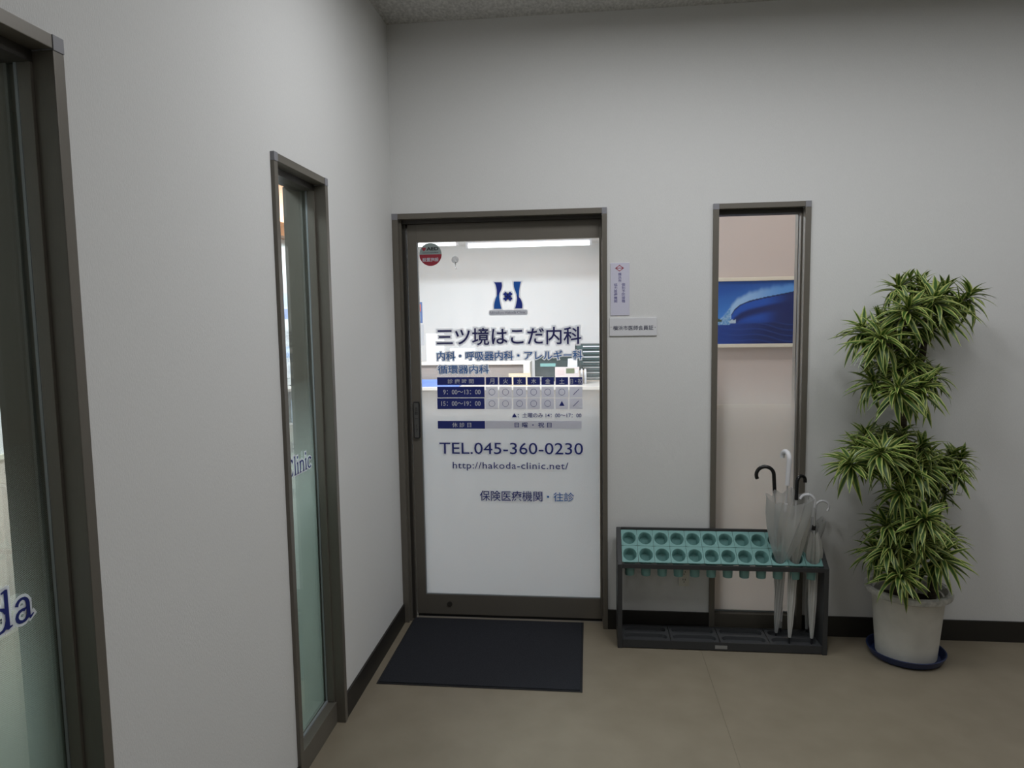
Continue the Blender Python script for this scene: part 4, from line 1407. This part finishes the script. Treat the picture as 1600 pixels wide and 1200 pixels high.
# dark cabinet of drawers
yd = 5.5
p0, p1 = at(905, 612, yd), at(944, 538, yd)
dc = empty('paper_cabinet', ((p0.x + p1.x) / 2, yd, 0), 'dark cabinet of flat drawers behind the counter at the right of the door glass', 'cabinet')
cz0 = p0.z
MB().box(p0.x - 0.05, 1.24, yd + 0.02, yd + 0.42, cz0, p1.z).build('carcass', M_DARKG, dc)
MB().box(p0.x - 0.05, 1.24, yd - 0.02, yd + 0.42, cz0 - 0.10, cz0).build('shelf_board', M_BEIGE, dc)
MB().box(p0.x - 0.03, 1.22, yd + 0.04, yd + 0.40, 0.0, cz0 - 0.10).build('base', M_BEIGE, dc)
nd = 9
hh = (p1.z - cz0) / nd
for k in range(nd):
    dr_ = MB().box(p0.x - 0.03, 1.22, yd, yd + 0.02, cz0 + k * hh + 0.006, cz0 + (k + 1) * hh - 0.006).build('drawer', M_DRAWER, dc)
    MB().box(p0.x + 0.05, 1.15, yd - 0.012, yd, cz0 + (k + 0.55) * hh, cz0 + (k + 0.72) * hh).build('drawer_pull', M_FIX if k > 5 else M_CHROME, dr_)
# computer monitor and papers between counter and cabinet
ym = 5.29
p0, p1 = at(836, 605, ym), at(906, 556, ym)
mo = empty('monitor', ((p0.x + p1.x) / 2, ym, zl), 'dark computer monitor behind the counter, right of the shelf end', 'monitor')
MB().box(p0.x, p1.x, ym, ym + 0.05, zl + 0.06, p1.z).build('casing', M_DARKG, mo, bevel=0.004)
MB().box(p0.x + 0.1, p1.x - 0.1, ym + 0.0, ym + 0.12, zl + 0.0005, zl + 0.06).build('stand', M_DARKG, mo)
MB().box(p0.x + 0.07, p0.x + 0.26, ym - 0.004, ym, p1.z - 0.13, p1.z - 0.09).build('port_cover', M_TEAL, mo)
p0, p1 = at(885, 582, ym - 0.005), at(902, 559, ym - 0.005)
MB().prism([(p0.x, p0.z - 0.2), (p1.x, p0.z - 0.2), (p1.x, p1.z), (p0.x + 0.02, p1.z - 0.01)], 'y', ym - 0.004, ym - 0.0005).build('memo_sheet', M_PAPER, None, label='white memo sheet pinned up beside the dark monitor', cat='paper')
MB().box(0.2, 1.2, 5.262, 5.46, 0, zl).build('staff_desk', M_BEIGE, None, label='beige staff desk behind the counter carrying the dark monitor', cat='desk')
# poster and sheet on the far left of the wall
yp = FYW - 0.004
p0, p1 = at(646, 505, yp), at(659.5, 472, yp)
po = empty('wall_poster', ((p0.x + p1.x) / 2, yp, p0.z), 'red and blue poster on the clinic wall at the left edge of the door glass', 'poster')
MB().box(p0.x, p1.x, yp, yp + 0.003, p0.z, p1.z).build('sheet', M_POSTB, po)
MB().box(p0.x + 0.02, p1.x - 0.02, yp - 0.001, yp, p0.z + (p1.z - p0.z) * 0.55, p1.z - 0.03).build('red_panel', M_POSTR, po)
MB().box(p0.x + 0.04, p1.x - 0.03, yp - 0.001, yp, p0.z + 0.03, p0.z + (p1.z - p0.z) * 0.5).build('white_panel', M_PAPERB, po)
p0, p1 = at(646, 540, yp), at(662, 507, yp)
MB().box(p0.x, p1.x, yp, yp + 0.003, p0.z, p1.z).build('notice_sheet', M_PAPER, None, label='white notice sheet on the clinic wall below the red and blue poster', cat='notice')
# fluorescent lamps on the clinic ceiling
yt = 5.75
for k, (pa0, pa1, lab) in enumerate(((728, 925, 'long lit fluorescent lamp on the clinic ceiling, seen through the top of the door glass'), (600, 716, 'lit fluorescent lamp on the clinic ceiling, left of the longer lamp'))):
    x0, x1 = at(pa0, 382, yt).x, at(pa1, 382, yt).x
    zc = at((pa0 + pa1) / 2, 382, yt).z
    fx = empty('ceiling_lamp', ((x0 + x1) / 2, yt, 2.62), lab, 'lamp', 'fluorescent lamps in the clinic')
    MB().box(x0, x1, yt - 0.04, yt + 0.04, zc + 0.035, 2.62).build('housing', M_FIX, fx)
    MB().tube([(x0 + 0.03, yt, zc), (x1 - 0.03, yt, zc)], 0.028, 12).build('tube', M_TUBE, fx, smooth=True)
    for xe in (x0, x1 - 0.03):
        MB().box(xe, xe + 0.03, yt - 0.025, yt + 0.025, zc - 0.025, zc + 0.04).build('tube_holder', M_FIX, fx)
# things on the waiting room wall, seen through window_2
bs = empty('poster_board', (-1.99, 3.15, 1.3), 'white wall poster with blue print, seen through the narrow left window', 'poster')
MB().box(-1.999, -1.993, 2.7, 3.7, 1.02, 2.0).build('sheet', M_PAPER, bs)
for z0, z1, m_ in ((1.72, 1.86, M_PAPERB), (1.60, 1.70, M_POSTB), (1.40, 1.52, M_HALO), (1.22, 1.33, M_PAPERB), (1.08, 1.16, M_HALO)):
    MB().box(-1.993, -1.992, 2.85, 3.55, z0, z1).build('printed_block', m_, bs)
ws = empty('magazine_shelf', (-1.85, 3.2, 0), 'pale magazine shelf against the clinic wall, seen through the narrow left window', 'shelf')
MB().box(-1.97, -1.72, 2.75, 3.7, 0.93, 0.955).build('shelf_top', M_COUNTER, ws)
MB().box(-1.97, -1.74, 2.75, 3.7, 0.0, 0.62).build('shelf_base', M_COUNTERL, ws)
MB().box(-1.97, -1.93, 2.75, 3.7, 0.62, 0.93).build('back_panel', M_COUNTERF, ws)
for k, tone in enumerate(('pale blue', 'pinkish')):
    y = 2.86 + k * 0.2
    bk = empty('magazine', (-1.82, y + 0.07, 0.62), tone + ' magazine standing in the shelf, seen through the narrow left window', 'magazine', 'magazines in the waiting room shelf')
    MB().box(-1.83, -1.82, y, y + 0.18, 0.621, 0.84).build('cover', (M_PAPERB, M_PINKW)[k], bk)
    MB().box(-1.82, -1.819, y + 0.01, y + 0.17, 0.76, 0.82).build('title_band', (M_BOXB, M_REDS)[k], bk)
lc = empty('black_stand', (-1.85, 3.2, 0.955), 'small black stand on top of the magazine shelf, seen through the left window', 'stand')
MB().box(-1.9, -1.8, 3.05, 3.25, 0.956, 1.03).build('holder', M_BLACK, lc)
MB().box(-1.91, -1.79, 3.03, 3.27, 0.956, 0.964).build('foot', M_BLACK, lc)
